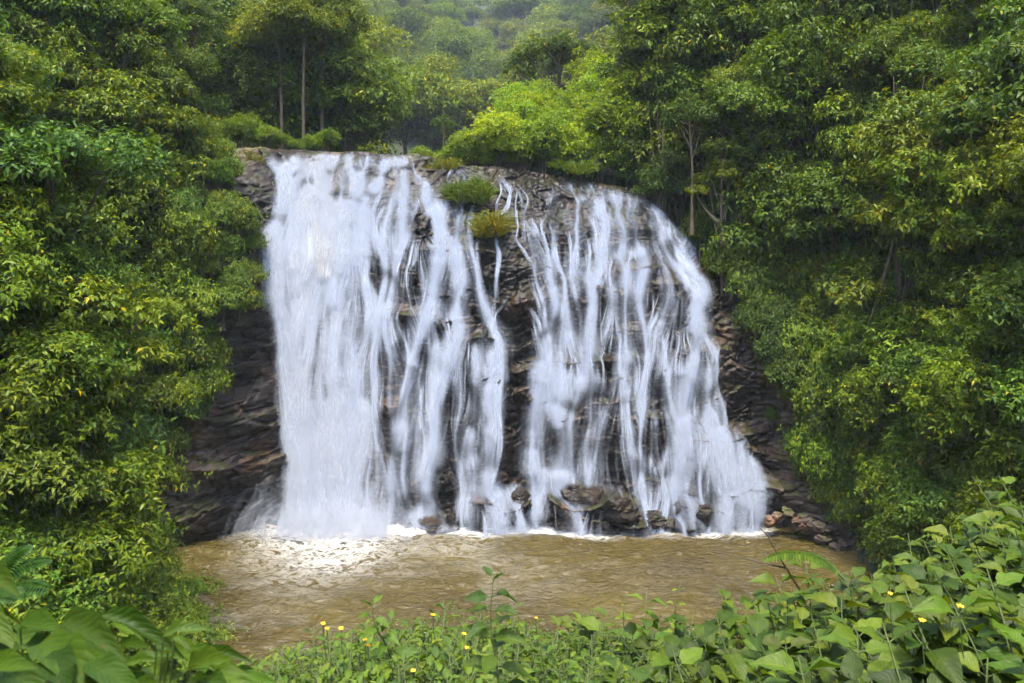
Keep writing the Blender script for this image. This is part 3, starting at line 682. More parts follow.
PR['far'] = [tree_proto('hillside_tree', 51+i, 8.0, 4.2, 22, 1.5, .36, 5, 7, .3, 'leaf_far', tmpl=LEAF2, shape=['dome', 'column', 'umbrella'][i], trunk_r=.3) for i in range(3)]
PR['umb'] = [tree_proto('umbrella_tree', 61, 6.4, 4.4, 20, 1.35, .33, 6, 7, .2, 'leaf_dark', tmpl=LEAF2, shape='umbrella', flat=.42, trunk_r=.3)]
PR['tall'] = [tree_proto('tall_tree', 65+i, 15.0, 3.8, 18, 1.7, .36, 6, 6, .35, 'leaf_far', 'bark_pale', tmpl=LEAF2, trunk_r=.27, limb0=.82) for i in range(2)]
PR['ytree'] = [tree_proto('small_tree', 75+i, 2.6, 1.9, 12, .85, .24, 6, 8, .15, 'leaf_yel', tmpl=LEAF2, shape=['dome', 'column', 'dome'][i], trunk_r=.1) for i in range(3)]
PR['slim'] = [tree_proto('slim_tree', 69, 6.2, 1.9, 9, .85, .2, 6, 14, .4, 'leaf_dark', 'bark_pale', trunk_r=.13)]
def shrub_proto(name, seed, Rc, ln, mat, dens, k=6, droop=.35, tmpl=LEAF4, n=8, wr=.42, h=.8):
    r = np.random.RandomState(seed); cl = []
    for i in range(n):
        d = rand_dir(1, r, -.1)[0]; q = .55*Rc; s = Rc*(.42+.3*r.rand())
        cl.append((np.array([d[0]*q, d[1]*q, h*Rc*.55+d[2]*q*.8]), (s, s, s*.75)))
    t = empty(name); link('foliage', crown_mesh(name+'_foliage', seed, cl, dens, k, ln, droop, M[mat], wr, tmpl, zmin=-.5), t)
    g = Geo()
    for c, rd in cl:
        b = np.array([r.randn()*.1*Rc, r.randn()*.1*Rc, -.6*Rc]); m = np.array([b[0]*.5+c[0]*.4, b[1]*.5+c[1]*.4, c[2]*.3])
        tt = np.linspace(0, 1, 6)[:, None]; g.tube((1-tt)**2*b+2*tt*(1-tt)*m+tt**2*c, .035*Rc*(1-.7*tt[:, 0]), 5)
    link('stem', g.mesh(name+'_stem', M['bark'], True), t)
    t['H'] = h*Rc*.7; t['Rc'] = Rc
    return t
PR['shrub'] = [shrub_proto('shrub', 71+i, 1.5, .2, ['leaf', 'leaf_small', 'leaf_dark'][i], 17) for i in range(3)]
PR['bush'] = [shrub_proto('bush', 81+i, 1.4, .15, ['leaf_small', 'leaf'][i], 30) for i in range(2)]
PR['yel'] = [shrub_proto('sunlit_bush', 91+i, 1.8, .24, 'leaf_yel', 8, 6, .1, LEAF2, n=(7, 14, 10)[i], h=(.9, 1.7, 1.3)[i]) for i in range(3)]
used = set()
def place(kind, i, loc, scale, rz, label, cat, group=None, tint=(1, 1, 1), hs=1.0):
    p = PR[kind][i % len(PR[kind])]
    if p.name in used: o = copy_thing(p)
    else: o = p; used.add(p.name)
    o.location = loc; o.scale = (scale, scale, scale*hs); o.rotation_euler = (0, 0, rz)
    if 'group' in o: del o['group']
    tag(o, label, cat, group)
    for c in o.children:
        if c.name.split('.')[0] in ('crown', 'foliage'): c.color = (*tint, 1)
    return o
def place_crown(kind, i, m, s, label, cat, group, tint_):
    p = PR[kind][i]; z = float(T(m[0], m[1])); h = m[2]-z
    o = place(kind, i, (m[0], m[1], z), s, random.random()*6.28, label, cat, group, tint_)
    for c in o.children:
        b = c.name.split('.')[0]
        if b == 'crown': c.location = (0, 0, (h-p['H']*s)/s)
        elif b == 'trunk': c.scale = (1, 1, max(.3, h/(p['H']*s)))
    return o
def march(px, py, h, y0=9., y1=620.):
    ys = np.arange(y0, y1, .25); x = (px-512)*ys/F; z = CZ-(py-HOR)*ys/F
    t = T(x, ys)+h; i = np.nonzero(z < t)[0]
    if len(i) == 0: return None
    return float(x[i[0]]), float(ys[i[0]]), float(z[i[0]])
LBY = [-80, 0, 50, 130, 150, 200, 250, 300, 400, 430, 460, 500, 540, 560, 600, 640, 700]; LBX = [215, 218, 222, 225, 230, 200, 205, 200, 208, 200, 172, 150, 128, 160, 185, 195, 240]
RBY = [-80, 0, 100, 180, 215, 250, 300, 400, 500, 540, 600]; RBX = [595, 605, 620, 640, 690, 722, 765, 795, 815, 848, 870]
def Lb(y): return float(np.interp(y, LBY, LBX))
def Rb(y): return float(np.interp(y, RBY, RBX))
def ok_side(side, px, py, rp):
    if side == 'L': return px+rp*.95 < min(Lb(py), Lb(py-rp*.5), Lb(py+rp*.5))+3
    if side == 'R': return px-rp*.95 > max(Rb(py), Rb(py-rp*.5), Rb(py+rp*.5))-3
    return True
def tint():
    b = random.uniform(.85, 1.45); return (b*random.uniform(.82, 1.1), b, b*random.uniform(.6, 1.0))
LEAFW = dict(near=('broad-leaved', 'fine-leaved', 'slender', 'droopy-leaved', 'small-leaved', 'flat-topped'), shrub=('leafy', 'fine-leaved', 'dark-leaved'), bush=('small-leaved', 'broad-leaved'),
             mid=('rounded', 'dense', 'upright'), yel=('low', 'tall', 'spreading'), ytree=('rounded', 'upright', 'spreading'), far=('rounded', 'upright', 'flat-topped'))
def describe(kind, i, s, c, px, py, cat, zone):
    tone = ('pale ' if c[1] > 1.3 else 'deep ' if c[1] < 1.02 else '')+('yellow-green' if c[0]/c[1] > 1.0 else 'bluish-green' if c[0]/c[1] < .89 else 'green')
    t = f'{tone} {LEAFW[kind][i]} {cat}'
    if zone in ('left', 'right'):
        v = ('at the very top' if py < 60 else 'high up' if py < 150 else 'at lip height' if py < 230 else 'halfway up' if py < 330 else 'low down' if py < 470 else 'at the foot')
        h = (('by left edge' if px < 60 else 'mid-way in' if px < 130 else 'beside the cliff') if zone == 'left' else ('beside the falls' if px < 790 else 'mid-way in' if px < 920 else 'by right edge'))
        return f'{t} {v} of the {zone} slope, {h}' if v in ('at the very top', 'at the foot') else f'{t} {v} on the {zone} slope, {h}'
    return f'{t} {zone}'
def scatter(side, kind, box, step, smin, smax, labels, cat, group, h=None, dmin=9., dmax=620., cond=None, tf=tint, sy=1.0, hs=1.0, zone=None):
    x0, y0, x1, y1 = box; n = 0; row = 0
    for py in np.arange(y0, y1, step*.8*sy):
        row += 1
        for px in np.arange(x0+(step/2 if row % 2 else 0), x1, step):
            qx, qy = px+random.uniform(-.3, .3)*step, py+random.uniform(-.3, .3)*step
            i = random.randrange(len(PR[kind])); s = random.uniform(smin, smax); pr = PR[kind][i]
            m = march(qx, qy, pr['H']*s*hs if h is None else (random.uniform(*h)), dmin)
            if m is None or m[1] > dmax or (cond and not cond(*m)): continue
            rp = pr['Rc']*s*F/m[1]
            if not ok_side(side, qx, qy, rp):
                s2 = s*.6
                if not ok_side(side, qx, qy, rp*.6): continue
                s = s2
                if h is None: m = march(qx, qy, pr['H']*s*hs, dmin)
                if m is None: continue
            z = float(T(m[0], m[1]))
            if h is not None: c = tf(); place_crown(kind, i, m, s, describe(kind, i, s, c, qx, qy, cat, zone) if zone else labels[n % len(labels)], cat, group, c); n += 1; continue
            c = tf(); place(kind, i, (m[0], m[1], z), s, random.random()*6.28, describe(kind, i, s, c, qx, qy, cat, zone) if zone else labels[n % len(labels)], cat, group, c, hs); n += 1
    return n
cnt = {}
# back of the valley, hazy
cnt['far'] = scatter('B', 'far', (340, -80, 650, 130), 25, 1.2, 3.0, ['hazy tree in the far forest filling the head of the valley'], 'tree', 'far valley trees', h=(6, 15), dmin=135.)
cnt['midL'] = scatter('B', 'mid', (150, -60, 395, 140), 38, .8, 1.2, ['dense forest tree on the hillside behind the left waterfall'], 'tree', 'trees behind the left waterfall', h=(3.5, 8), dmin=66., dmax=105, cond=lambda x, y, z: x < -7, zone='on the hillside behind the left waterfall')
cnt['midR'] = scatter('B', 'mid', (650, -60, 900, 130), 40, .7, 1.1, ['dense forest tree on the slope behind the right waterfall'], 'tree', 'trees behind the right waterfall', h=(3.5, 7), dmin=57., dmax=105, cond=lambda x, y, z: x > 4, zone='on the slope behind the right waterfall')
# left wall
random.seed(21)
cnt['L0'] = scatter('L', 'near', (-60, -60, 260, 330), 54, .8, 1.2, ['tall broad-leaved tree in the upper part of the green wall left of the waterfall'], 'tree', 'trees of the left forest wall', h=(5, 9), dmin=30., dmax=58, zone='left')
cnt['L'] = scatter('L', 'near', (-60, 240, 240, 470), 56, .75, 1.05, ['broad-leaved tree low in the dense green wall left of the waterfall'], 'tree', 'trees of the left forest wall', h=(2.5, 5), dmin=27., dmax=58, zone='left')
cnt['Ls'] = scatter('L', 'shrub', (-20, 150, 230, 480), 36, 1., 1.8, ['leafy shrub growing among the trees of the left wall'], 'shrub', 'shrubs of the left wall', dmin=24., dmax=58, zone='left')
cnt['Lb'] = scatter('L', 'bush', (-20, 470, 225, 690), 32, .8, 1.25, ['rounded small-leaved bush on the left bank above the pool'], 'bush', 'bushes of the left bank', dmin=15., dmax=46, tf=lambda: tuple(c*1.15 for c in tint()), zone='left')
# right wall
random.seed(34)
cnt['R0'] = scatter('R', 'near', (590, -60, 1090, 250), 52, .85, 1.25, ['tall broad-leaved tree in the upper part of the green wall right of the waterfall'], 'tree', 'trees of the right forest wall', h=(6, 12), dmin=28., dmax=60, zone='right')
cnt['R'] = scatter('R', 'near', (680, 180, 1090, 420), 54, .7, 1.0, ['broad-leaved tree low in the dense green wall right of the waterfall'], 'tree', 'trees of the right forest wall', h=(3, 6), dmin=26., dmax=60, zone='right')
cnt['Rs'] = scatter('R', 'shrub', (680, 200, 1060, 480), 36, .9, 1.6, ['leafy shrub on the steep slope right of the waterfall'], 'shrub', 'shrubs of the right slope', dmin=24., dmax=58, zone='right')
cnt['Rb'] = scatter('R', 'bush', (800, 430, 1060, 560), 34, .8, 1.2, ['small-leaved bush on the right bank above the pool'], 'bush', 'bushes of the right bank', dmin=22., dmax=48, zone='right')
# sunlit bushes on the plateau
cnt['Y'] = scatter('B', 'yel', (500, 84, 640, 172), 21, .7, 1.2, ['bright yellow-green bush above the right waterfall'], 'bush', 'sunlit bushes above the falls', dmin=53., dmax=80, cond=lambda x, y, z: x > -2)
# shrubs rooted in the cliff itself
def cliff_shrubs(pts, kind, smin, smax, label, group, tf=tint, off=0.):
    for px, py in pts:
        s_ = random.uniform(smin, smax); q = cliff_pt(px, py, off); q[2] -= .3*s_
        i_ = random.randrange(len(PR[kind])); c = tf()
        lb = describe(kind, i_, s_, c, px, py, 'shrub', ('rooted' if s_ > .6 else 'clinging')+(' high' if py < 250 else ' low' if py > 400 else ' midway')+' on the '+label)
        place(kind, i_, q, s_, random.random()*6.28, lb, 'shrub', group, c, random.uniform(1.2, 1.7))
pts = []
for py in np.arange(222, 545, 19):
    for k in range(9):
        px = Rb(py)+14+k*21+random.uniform(-9, 9)
        if px < 905: pts.append((px, py+random.uniform(-8, 8)))
cliff_shrubs(pts, 'shrub', .55, .95, 'dark cliff right of the falls', 'shrubs on the right cliff')
pts = []
for py in np.arange(165, 470, 19):
    for k in range(4):
        px = Lb(py)-14-k*21+random.uniform(-9, 9); pts.append((px, py+random.uniform(-8, 8)))
cliff_shrubs(pts, 'shrub', .55, .95, 'cliff left of the falls', 'shrubs on the left cliff')
cliff_shrubs([(238, 232), (252, 250), (226, 262), (246, 285), (232, 296), (222, 245), (215, 228), (232, 215), (218, 205), (212, 275), (240, 310), (222, 312), (216, 185), (228, 178)], 'shrub', .35, .65, 'cliff ledges touching the left fall', 'bushes on the upper left cliff')
cliff_shrubs([(705, 226), (720, 236), (736, 250), (716, 250), (746, 266), (730, 278), (756, 286), (772, 302), (746, 302), (766, 322), (726, 216), (746, 236), (762, 256), (704, 240), (780, 330), (758, 335), (775, 360), (790, 385)], 'shrub', .6, .95, 'right shoulder of the falls', 'shrubs on the right shoulder', lambda: (.8, .85, .9), .8)
cliff_shrubs([(736, 268), (748, 300), (757, 270), (783, 352), (772, 420), (806, 470)], 'bush', .3, .5, 'bare rock touching the right fall', 'bushes on the right cliff')
for px, py in ((130, 505), (142, 530), (152, 556), (166, 582), (178, 606), (190, 632), (120, 560), (108, 590), (140, 600), (152, 630), (84, 520), (58, 500), (98, 545), (128, 535), (70, 545), (40, 525), (165, 610), (100, 500), (176, 640), (205, 655), (130, 615), (75, 575), (120, 480), (80, 480)):
    m = march(px, py, .7, 14.)
    if m: place('bush', random.randrange(2), (m[0], m[1], m[2]-.75), random.uniform(.75, 1.05), random.random()*6.28, 'fresh green small-leaved bush on the left bank, along the edge of the pool', 'bush', 'bushes along the left pool edge', tint())
for k in range(34):
    px, py = random.uniform(815, 1030), random.uniform(395, 540)
    m = march(px, py, .8, 26.)
    if m and px-1.3*F/m[1] > Rb(py)-8: place('bush', random.randrange(2), (m[0], m[1], m[2]-.85), random.uniform(.9, 1.5), random.random()*6.28, 'fresh green small-leaved bush on the lower right slope above the pool', 'bush', 'bushes of the lower right slope', tint())
print('SCATTER', cnt)

# ------------------------------------------------------------------ named trees and plateau plants
def put(kind, i, px, Y, s, label, cat, py_base=None, rz=0., t=(1, 1, 1), group=None, hs=1.):
    x = (px-512)*Y/F; z = float(T(x, Y)) if py_base is None else CZ-(py_base-HOR)*Y/F
    return place(kind, i, (x, Y, z), s, rz, label, cat, group, t, hs)
q = P(282, 30, 62); place_crown('tall', 0, q, 0.7, 'tall tree with a bare pale trunk, leftmost of three behind the left waterfall', 'tree', None, (1, 1, 1))
q = P(304, 20, 61); place_crown('tall', 1, q, 0.7, 'tall tree with a slightly leaning pale trunk, middle of three', 'tree', None, (1, 1, 1))
q = P(322, 10, 64); place_crown('tall', 0, q, 0.75, 'tall tree with reddish pale trunk, rightmost of three behind the left waterfall', 'tree', None, (1, 1, 1))
q = P(557, 66, 72); place_crown('umb', 0, q, .9, 'umbrella-shaped dark tree with forked trunk above the yellow-green bushes', 'tree', None, (.7, .75, .8))
put('slim', 0, 692, 51, .9, 'slim pale-stemmed tree at the upper right edge of the falls', 'tree', 212)
for i in range(12):
    put('yel', random.randrange(3), 236+i*9+random.uniform(-4, 4), 56.5+random.uniform(-.4, 2), random.choice((.3, .45, .6, .9))*random.uniform(.8, 1.1)*(1-.02*i), 'low yellow-green bush on the river bank at the top of the left waterfall', 'bush', 147+random.uniform(0, 5), i*1.3, (.7, .8, .9), 'bushes at the top of the left waterfall')
for i in range(13):
    put('yel', random.randrange(3), 425+i*8+random.uniform(-4, 4), 56.5+random.uniform(-.4, 1.5), random.choice((.22, .35, .5, .75))*random.uniform(.8, 1.1), 'yellow-green bush on the rocks between the two waterfall tops', 'bush', 166+i*.3+random.uniform(-3, 3), i*1.7, (.85, .92, 1), 'bushes between the waterfall tops')
for px, py, Y, k in ((505, 150, 59, 0), (520, 132, 62, 1), (540, 150, 58.5, 2), (535, 118, 64, 0), (556, 135, 61, 1), (570, 112, 65, 2), (575, 150, 58, 0), (590, 128, 61, 1), (592, 95, 66, 2), (608, 112, 63, 0), (610, 145, 58, 1), (548, 100, 68, 2), (522, 108, 67, 0), (510, 122, 66, 1), (620, 160, 57, 2), (600, 162, 57.5, 0), (560, 160, 57.5, 1), (628, 130, 60, 0), (585, 75, 70, 1), (610, 82, 68, 2)):
    place_crown('ytree', k, P(px, py, Y), random.uniform(.75, 1.1), 'bright yellow-green small tree on the sunlit slope above the right waterfall', 'tree', 'sunlit small trees above the falls', tint())
for px, py, Y, k, s_ in ((645, 150, 57, 1, .8), (664, 186, 54, 3, .6), (655, 118, 58, 0, .9), (682, 160, 55, 1, .7), (640, 90, 60, 3, .9), (640, 172, 56, 1, .45)):
    place_crown('near', k, P(px, py, Y), s_, 'dark broad-leaved tree crowding the upper right edge of the falls', 'tree', 'dark trees at the upper right edge of the falls', (.75, .8, .85))
put('slim', 0, 443, 57.5, .38, 'small upright sapling on the rocks between the waterfall tops', 'tree', 160, 1)

# ------------------------------------------------------------------ grass tufts
def tuft(px, py, Y, wpx, hpx, label, n=1500, tc=(1, 1, 1), seed=0):
    r = np.random.RandomState(seed+int(px)); s = Y/F; W, H = wpx*s/2, hpx*s
    hb = r.rand(7, 2)*2-1; hk = r.randint(0, 7, n); hs_ = (.45+.8*r.rand(7))[hk]; a = r.rand(n)*6.28; q = np.sqrt(r.rand(n)); bx, by = q*np.cos(a)*W*.42+hb[hk, 0]*W*.7, q*np.sin(a)*W*.3+hb[hk, 1]*W*.4
    hh = .8*hs_*H*(.3+.9*r.rand(n)**1.5)*(1-.5*q**2)*(1+.5*vnoise(bx*2.5/W, by*2.5/W, 0, int(px))); lean = np.stack([np.cos(a)*q*.7, np.sin(a)*q*.7-.25, np.ones(n)], 1)+r.randn(n, 3)*.34
    base = np.stack([bx, by, H*.2*(1-q**2)-.1+by*.55], 1)
    d = nrm(lean); side = nrm(np.cross(d, r.randn(n, 3))); wd = .022+.02*r.rand(n)
    p1 = base+d*hh[:, None]*.6; p2 = base+d*hh[:, None]+np.stack([np.cos(a)*.35*hh, np.sin(a)*.35*hh, -.25*hh], 1)
    V = np.stack([base-side*wd[:, None], base+side*wd[:, None], p1+side*wd[:, None]*.8, p1-side*wd[:, None]*.8, p2], 1).reshape(-1, 3)
    i = np.arange(n)[:, None]*5
    o = link('grass_tuft', mesh_np('grass_tuft', V, i+np.array([[0, 1, 2, 3]]), i+np.array([[3, 2, 4]]), M['grass']), None, P(px, py, Y)); o.color = (*tc, 1)
    return tag(o, label, 'grass tuft')
tuft(468, 196, 50.6, 50, 26, 'green grass tuft on the rock beside the top of the left waterfall', 2400)
tuft(492, 232, 48.9, 38, 26, 'yellowish grass tuft on the dark rock strip between the falls', 1600, (1.3, 1.0, .8))
tuft(236, 168, 51.5, 50, 24, 'golden grass tuft on the cliff top left of the falls', 1800, (1.5, 1.1, .8))
tuft(225, 200, 50.0, 36, 22, 'mossy green tuft on the upper left cliff ledge', 1000, (1.1, 1, .8))
tuft(575, 168, 54.5, 50, 14, 'bright grass tuft at the head of the right waterfall', 1200, (1.1, 1.1, .8))
tuft(440, 166, 54.5, 40, 14, 'short golden tuft on the rock at the top between the falls', 900, (1.4, 1.05, .7))

# ------------------------------------------------------------------ undergrowth under the trees
def undergrowth():
    r = np.random.RandomState(5); n = 260000
    y = 12+r.rand(n)**.8*75; x = (r.rand(n)*2-1)*y*.66
    z = T(x, y); px, py = pxl(x, y, z)
    keep = (z > .6) & ~((y > 42.5) & (y < 57) & (x > -17.5) & (x < 16.5)) & (np.where(x < 0, px < np.interp(py, LBY, LBX)+(y > 56)*400, px > np.interp(py, RBY, RBX)-(y > 56)*400))
    x, y, z = x[keep], y[keep], z[keep]; n = len(x)
    e = .3; gx = (T(x+e, y)-T(x-e, y))/(2*e); gy = (T(x, y+e)-T(x, y-e))/(2*e)
    nn = nrm(np.stack([-gx, -gy, np.ones(n)], 1)); p = np.stack([x, y, z], 1)+nn*(r.rand(n)[:, None]*.6)
    V, Fc = whorls(r, p, nrm(nn+r.randn(n, 3)*.3), 3, .26, .4, .45, LEAF2)
    o = link('undergrowth', mesh_np('undergrowth', V, None, Fc, M['leaf'])); o['kind'] = 'stuff'
    o['label'] = 'dense leafy undergrowth covering the forest slopes'
undergrowth()

# ------------------------------------------------------------------ foreground plants with full leaves
def big_leaf(nu=8, nv=5, droop=.35, fold=.22, wave=.03, seed=0):
    u = np.linspace(0, 1, nu); v = np.linspace(-1, 1, nv)
    w_ = np.sin(math.pi*np.clip(u, 0, 1)**.72)**.8*(1-.25*u**3)*.5; w_[0] = .02; w_[-1] = .002
    U, Vv = np.meshgrid(u, v, indexing='ij')
    x = U; y = Vv*w_[:, None]; z = -droop*U**2+fold*np.abs(y)+wave*np.sin(U*14+seed)*np.abs(Vv)*2*w_[:, None]*2
    uv = np.stack([(Vv+1)/2, U], -1).reshape(-1, 2)
    return np.stack([x, y, z], -1).reshape(-1, 3), grid_faces(nu, nv), uv
BL = [big_leaf(droop=d, fold=f, seed=i) for i, (d, f) in enumerate(((.2, .3), (.38, .2), (.5, .35), (.1, .15)))]
def add_leaf(g, p, d, n, ln, wd, which=0):
    d = nrm(np.asarray(d, float)); n = np.asarray(n, float); n = nrm(n-(n@d)*d); b = np.cross(n, d)
    tv, tf, uv = BL[which % 4]
    g.add(np.asarray(p)+ln*tv[:, :1]*d+wd*tv[:, 1:2]*b+ln*tv[:, 2:]*n, tf, None, uv)
def plant_proto(name, seed, H, nst, ln, mat='leaf_fg', spread=.5, nodes=6, wr=.56, droop=.25):
    r = np.random.RandomState(seed); t = empty(name); g = Geo(); s = Geo()
    for k in range(nst):
        a = r.rand()*6.28; hh = H*(.65+.45*r.rand()); ln_ = np.array([math.cos(a), math.sin(a), 0])*spread*r.rand()
        tt = np.linspace(0, 1, 8)[:, None]; pts = np.array([ln_[0]*.25, ln_[1]*.25, -.5])+tt*np.array([0, 0, hh+.5])+tt**2*ln_
        s.tube(pts, .009*(1.1-.7*tt[:, 0]), 5)
        for j in range(nodes):
            f = .38+.62*(j+.5)/nodes; p = np.array([np.interp(f, tt[:, 0], pts[:, c]) for c in range(3)])
            sz = ln*(1.1-.55*max(0, f-.6)/.4)*(.75+.5*r.rand()); ro = a+j*1.57+r.randn()*.3
            for q in (0, math.pi):
                d = np.array([math.cos(ro+q), math.sin(ro+q), .25-droop*r.rand()+.5*(f > .93)])
                st = p+nrm(d)*.03; s.tube(np.array([p, st]), .003, 4)
                add_leaf(g, st, d, np.array([0, 0, 1.])+r.randn(3)*.22, sz, sz*wr, r.randint(4))
    link('leaves', g.mesh(name+'_leaves', M[mat], True, True), t); link('stem', s.mesh(name+'_stem', M['stem'], True), t)
    t['H'] = H; t['Rc'] = spread
    return t
PR['fg'] = [plant_proto('leafy_shrub', 201+i, .7, 10, .225, spread=.5, nodes=6, wr=.66, droop=.45) for i in range(4)]
PR['fgs'] = [plant_proto('small_leaved_shrub', 211+i, .6, 18, .1, 'leaf_fg', .45, 8, .55) for i in range(3)]
def fg_plant(kind, x, y, s, label, group, dz=0., t=None):
    i = random.randrange(len(PR[kind]))
    o = place(kind, i, (x, y, float(canopy_near(x, y))-.62*s-.03+dz), s, random.random()*6.28, label, 'shrub', group)
    b = random.uniform(.4, .9) if kind == 'fg' else random.uniform(.7, 1.05); c = t or (b*random.uniform(.9, 1.2), b, b*random.uniform(.5, 1.))
    for ch in o.children:
        if ch.name.startswith('leaves'): ch.color = (*c, 1)
    return o
n_fg = 0
for y in np.arange(2.2, 8.8, .42):
    for x in np.arange(-1.9, 6, .42):
        xx, yy = x+random.uniform(-.16, .16), y+random.uniform(-.16, .16)
        px, py = pxl(xx, yy, float(canopy_near(xx, yy)))
        if px < 250 or px > 1090 or py > 790: continue
        big = px > 545+random.uniform(-40, 60)
        if big and yy < 2.9 and px < 900: continue
        if big: fg_plant('fg', xx, yy, random.uniform(.8, 1.15), 'broad-leaved green shrub in the thick foreground growth at right', 'broad-leaved foreground shrubs', random.uniform(-.36, -.18))
        else:
            if yy < 3.6: continue
            fg_plant('fgs', xx, yy, random.uniform(.9, 1.3), 'small-leaved shrub in the low foreground growth below the pool', 'small-leaved foreground shrubs', random.uniform(-.02, .1))
        n_fg += 1
for k in range(170):
    yy = random.uniform(3.7, 7.2); px_ = random.uniform(268, 600); xx = (px_-512)*yy/F
    fg_plant('fgs', xx, yy, random.uniform(.85, 1.2), 'small-leaved shrub in the low foreground growth below the pool', 'small-leaved foreground shrubs', random.uniform(-.12, .04))
print('FG', n_fg)
# tall leafy stem in front of the pool, and its smaller neighbours
def stalk(name, px, py0, py1, Y, ln, nodes, label, cat, seed, lean=0., wr=.5, mat='leaf_fg', tc=(.55, .6, .6), droop=.5):
    r = np.random.RandomState(seed); b, tp = P(px, py0, Y), P(px+lean, py1, Y); H = tp[2]-b[2]
    t = empty(name, b); g = Geo(); s_ = Geo(); tt = np.linspace(0, 1, 10)[:, None]
    pts = tt*(tp-b)+np.array([.012, .01, 0])*np.sin(tt*7); s_.tube(pts, .0055*(1.1-.75*tt[:, 0]), 6)
    for j in range(nodes):
        f = .12+.88*(j+.5)/nodes; p = np.array([np.interp(f, tt[:, 0], pts[:, c]) for c in range(3)]); sz = ln*(1.15-.75*f**2.5)*(.8+.4*r.rand()); ro = j*1.4+r.randn()*.3
        for q in (0, math.pi):
            d = np.array([math.cos(ro+q), .7*math.sin(ro+q), .35-droop*r.rand()+.5*(f > .92)]); st = p+nrm(d)*.02; s_.tube(np.array([p, st]), .0025, 4)
            add_leaf(g, st, d, np.array([0, -.35, 1.])+r.randn(3)*.2, sz, sz*wr, r.randint(4))
    lf = link('leaves', g.mesh(name+'_leaves', M[mat], True, True), t); lf.color = (*tc, 1); link('stem', s_.mesh(name+'_stem', M['stem'], True), t)
    return tag(t, label, cat)
stalk('stem_plant', 497, 720, 574, 3.6, .15, 9, 'tall single stem with dark drooping leaves, standing up in front of the pool', 'plant', 1, -5)
stalk('stem_plant', 392, 668, 602, 4.6, .125, 6, 'short leaning leafy stem left of the tall dark stem, before the pool', 'plant', 2, -22, tc=(.8, .85, .8))
stalk('stem_plant', 672, 650, 582, 6.0, .06, 4, 'thin sprig with tiny leaves rising from shrubs at the pool edge', 'plant', 3, 8, tc=(1.2, 1.1, .8))
stalk('stem_plant', 626, 660, 597, 6.0, .06, 4, 'thin pale sprig near the middle of the pool edge', 'plant', 4, -2, tc=(1.3, 1.2, .8))
# yellow flowers
def flower_mat():
    m, N, L, out = new_mat('yellow_petal'); b = N('ShaderNodeBsdfPrincipled'); b.inputs['Base Color'].default_value = (.75, .40, .01, 1); b.inputs['Roughness'].default_value = .6
    L(b.outputs[0], out.inputs[0]); return m
M['petal'] = flower_mat()
def flower(px, py, Y, size, label):
    r = np.random.RandomState(int(px)); p = P(px, py, Y); t = empty('flower', p); g = Geo()
    for k in range(7):
        a = k*.9+r.rand()*.3; d = np.array([math.cos(a), math.sin(a)*.8-.3, .35+.5*r.rand()]); add_leaf(g, np.zeros(3), d, np.array([0, -.5, 1]), size, size*.7, k)
    link('petals', g.mesh('flower_petals', M['petal'], True, True), t); s_ = Geo(); tt = np.linspace(0, 1, 5)[:, None]
    s_.tube(np.array([0, 0, -.22])*tt+np.array([.02, .01, 0])*tt*tt, .003, 4); link('stem', s_.mesh('flower_stem', M['stem']), t)
    tag(t, label, 'flower', 'yellow flowers in the foreground')
for px, py, Y, sz in [(a, b, c, d*.62) for i, (a, b, c, d) in enumerate(((323, 624, 5.0, .028), (327, 629, 4.9, .026), (341, 629, 4.9, .03), (349, 628, 5.1, .024), (366, 594, 4.7, .018), (365, 640, 4.6, .024), (368, 646, 4.5, .026), (433, 615, 5.3, .026), (437, 618, 5.2, .024), (426, 625, 5.2, .018),
                      (464, 634, 5.2, .026), (467, 648, 4.9, .026), (413, 671, 4.1, .024), (400, 672, 4.1, .022), (507, 637, 5.3, .022), (536, 618, 5.6, .02), (960, 607, 3.6, .028), (922, 621, 3.4, .026), (986, 643, 3.1, .022), (938, 560, 4.7, .03), (890, 594, 4.1, .022))) if i % 5 not in (3, 4)]:
    flower(px, py, Y, sz, 'small yellow flower among the foreground leaves')
# ferns
def fern(name, base, tips, pinn, mat, tc, label, wr=.2, nl=22):
    t = empty(name, base)
    for tip, sag in tips:
        g = Geo(); s_ = Geo(); e = np.asarray(tip)-base; tt = np.linspace(0, 1, 16)[:, None]; pts = e*tt+np.array([0, 0, sag])*4*tt*(1-tt); s_.tube(pts, .006*(1.1-.9*tt[:, 0]), 5)
        tg = nrm(np.gradient(pts, axis=0)); L_ = np.linalg.norm(e)
        for k in range(nl):
            f = .12+.88*k/nl; p = np.array([np.interp(f, tt[:, 0], pts[:, c]) for c in range(3)]); d0 = np.array([np.interp(f, tt[:, 0], tg[:, c]) for c in range(3)]); sd = nrm(np.cross(d0, [0, 0, 1.]))
            for q in (1, -1): add_leaf(g, p, sd*q+d0*.45+np.array([0, 0, -.12]), np.array([0, -.2, 1.]), pinn*L_*math.sin(math.pi*min(.98, f*.86+.12))**.7, pinn*L_*wr, 0)
        fr = link('frond', g.mesh(name+'_frond', M[mat], True, True), t); fr.color = (*tc, 1); link('midrib', s_.mesh(name+'_midrib', M['stem']), fr)
    return tag(t, label, 'fern')
b0 = P(-20, 610, 7.0)
fern('fern', b0, [(P(52, 560, 7.2), .12), (P(50, 590, 6.8), .1), (P(30, 545, 7.3), .1), (P(20, 600, 6.6), .1)], .3, 'leaf_fg', (.4, .6, .65), 'dark blue-green fern at the left edge behind the big leaves')
fern('fern', P(845, 580, 5.6), [(P(762, 561, 5.5), .1), (P(800, 552, 5.8), .05)], .17, 'leaf_fg', (.75, .8, .6), 'single pale fern frond arching over the pool edge from the right', .22, 26)
g = Geo(); q0 = P(800, 590, 5.6)
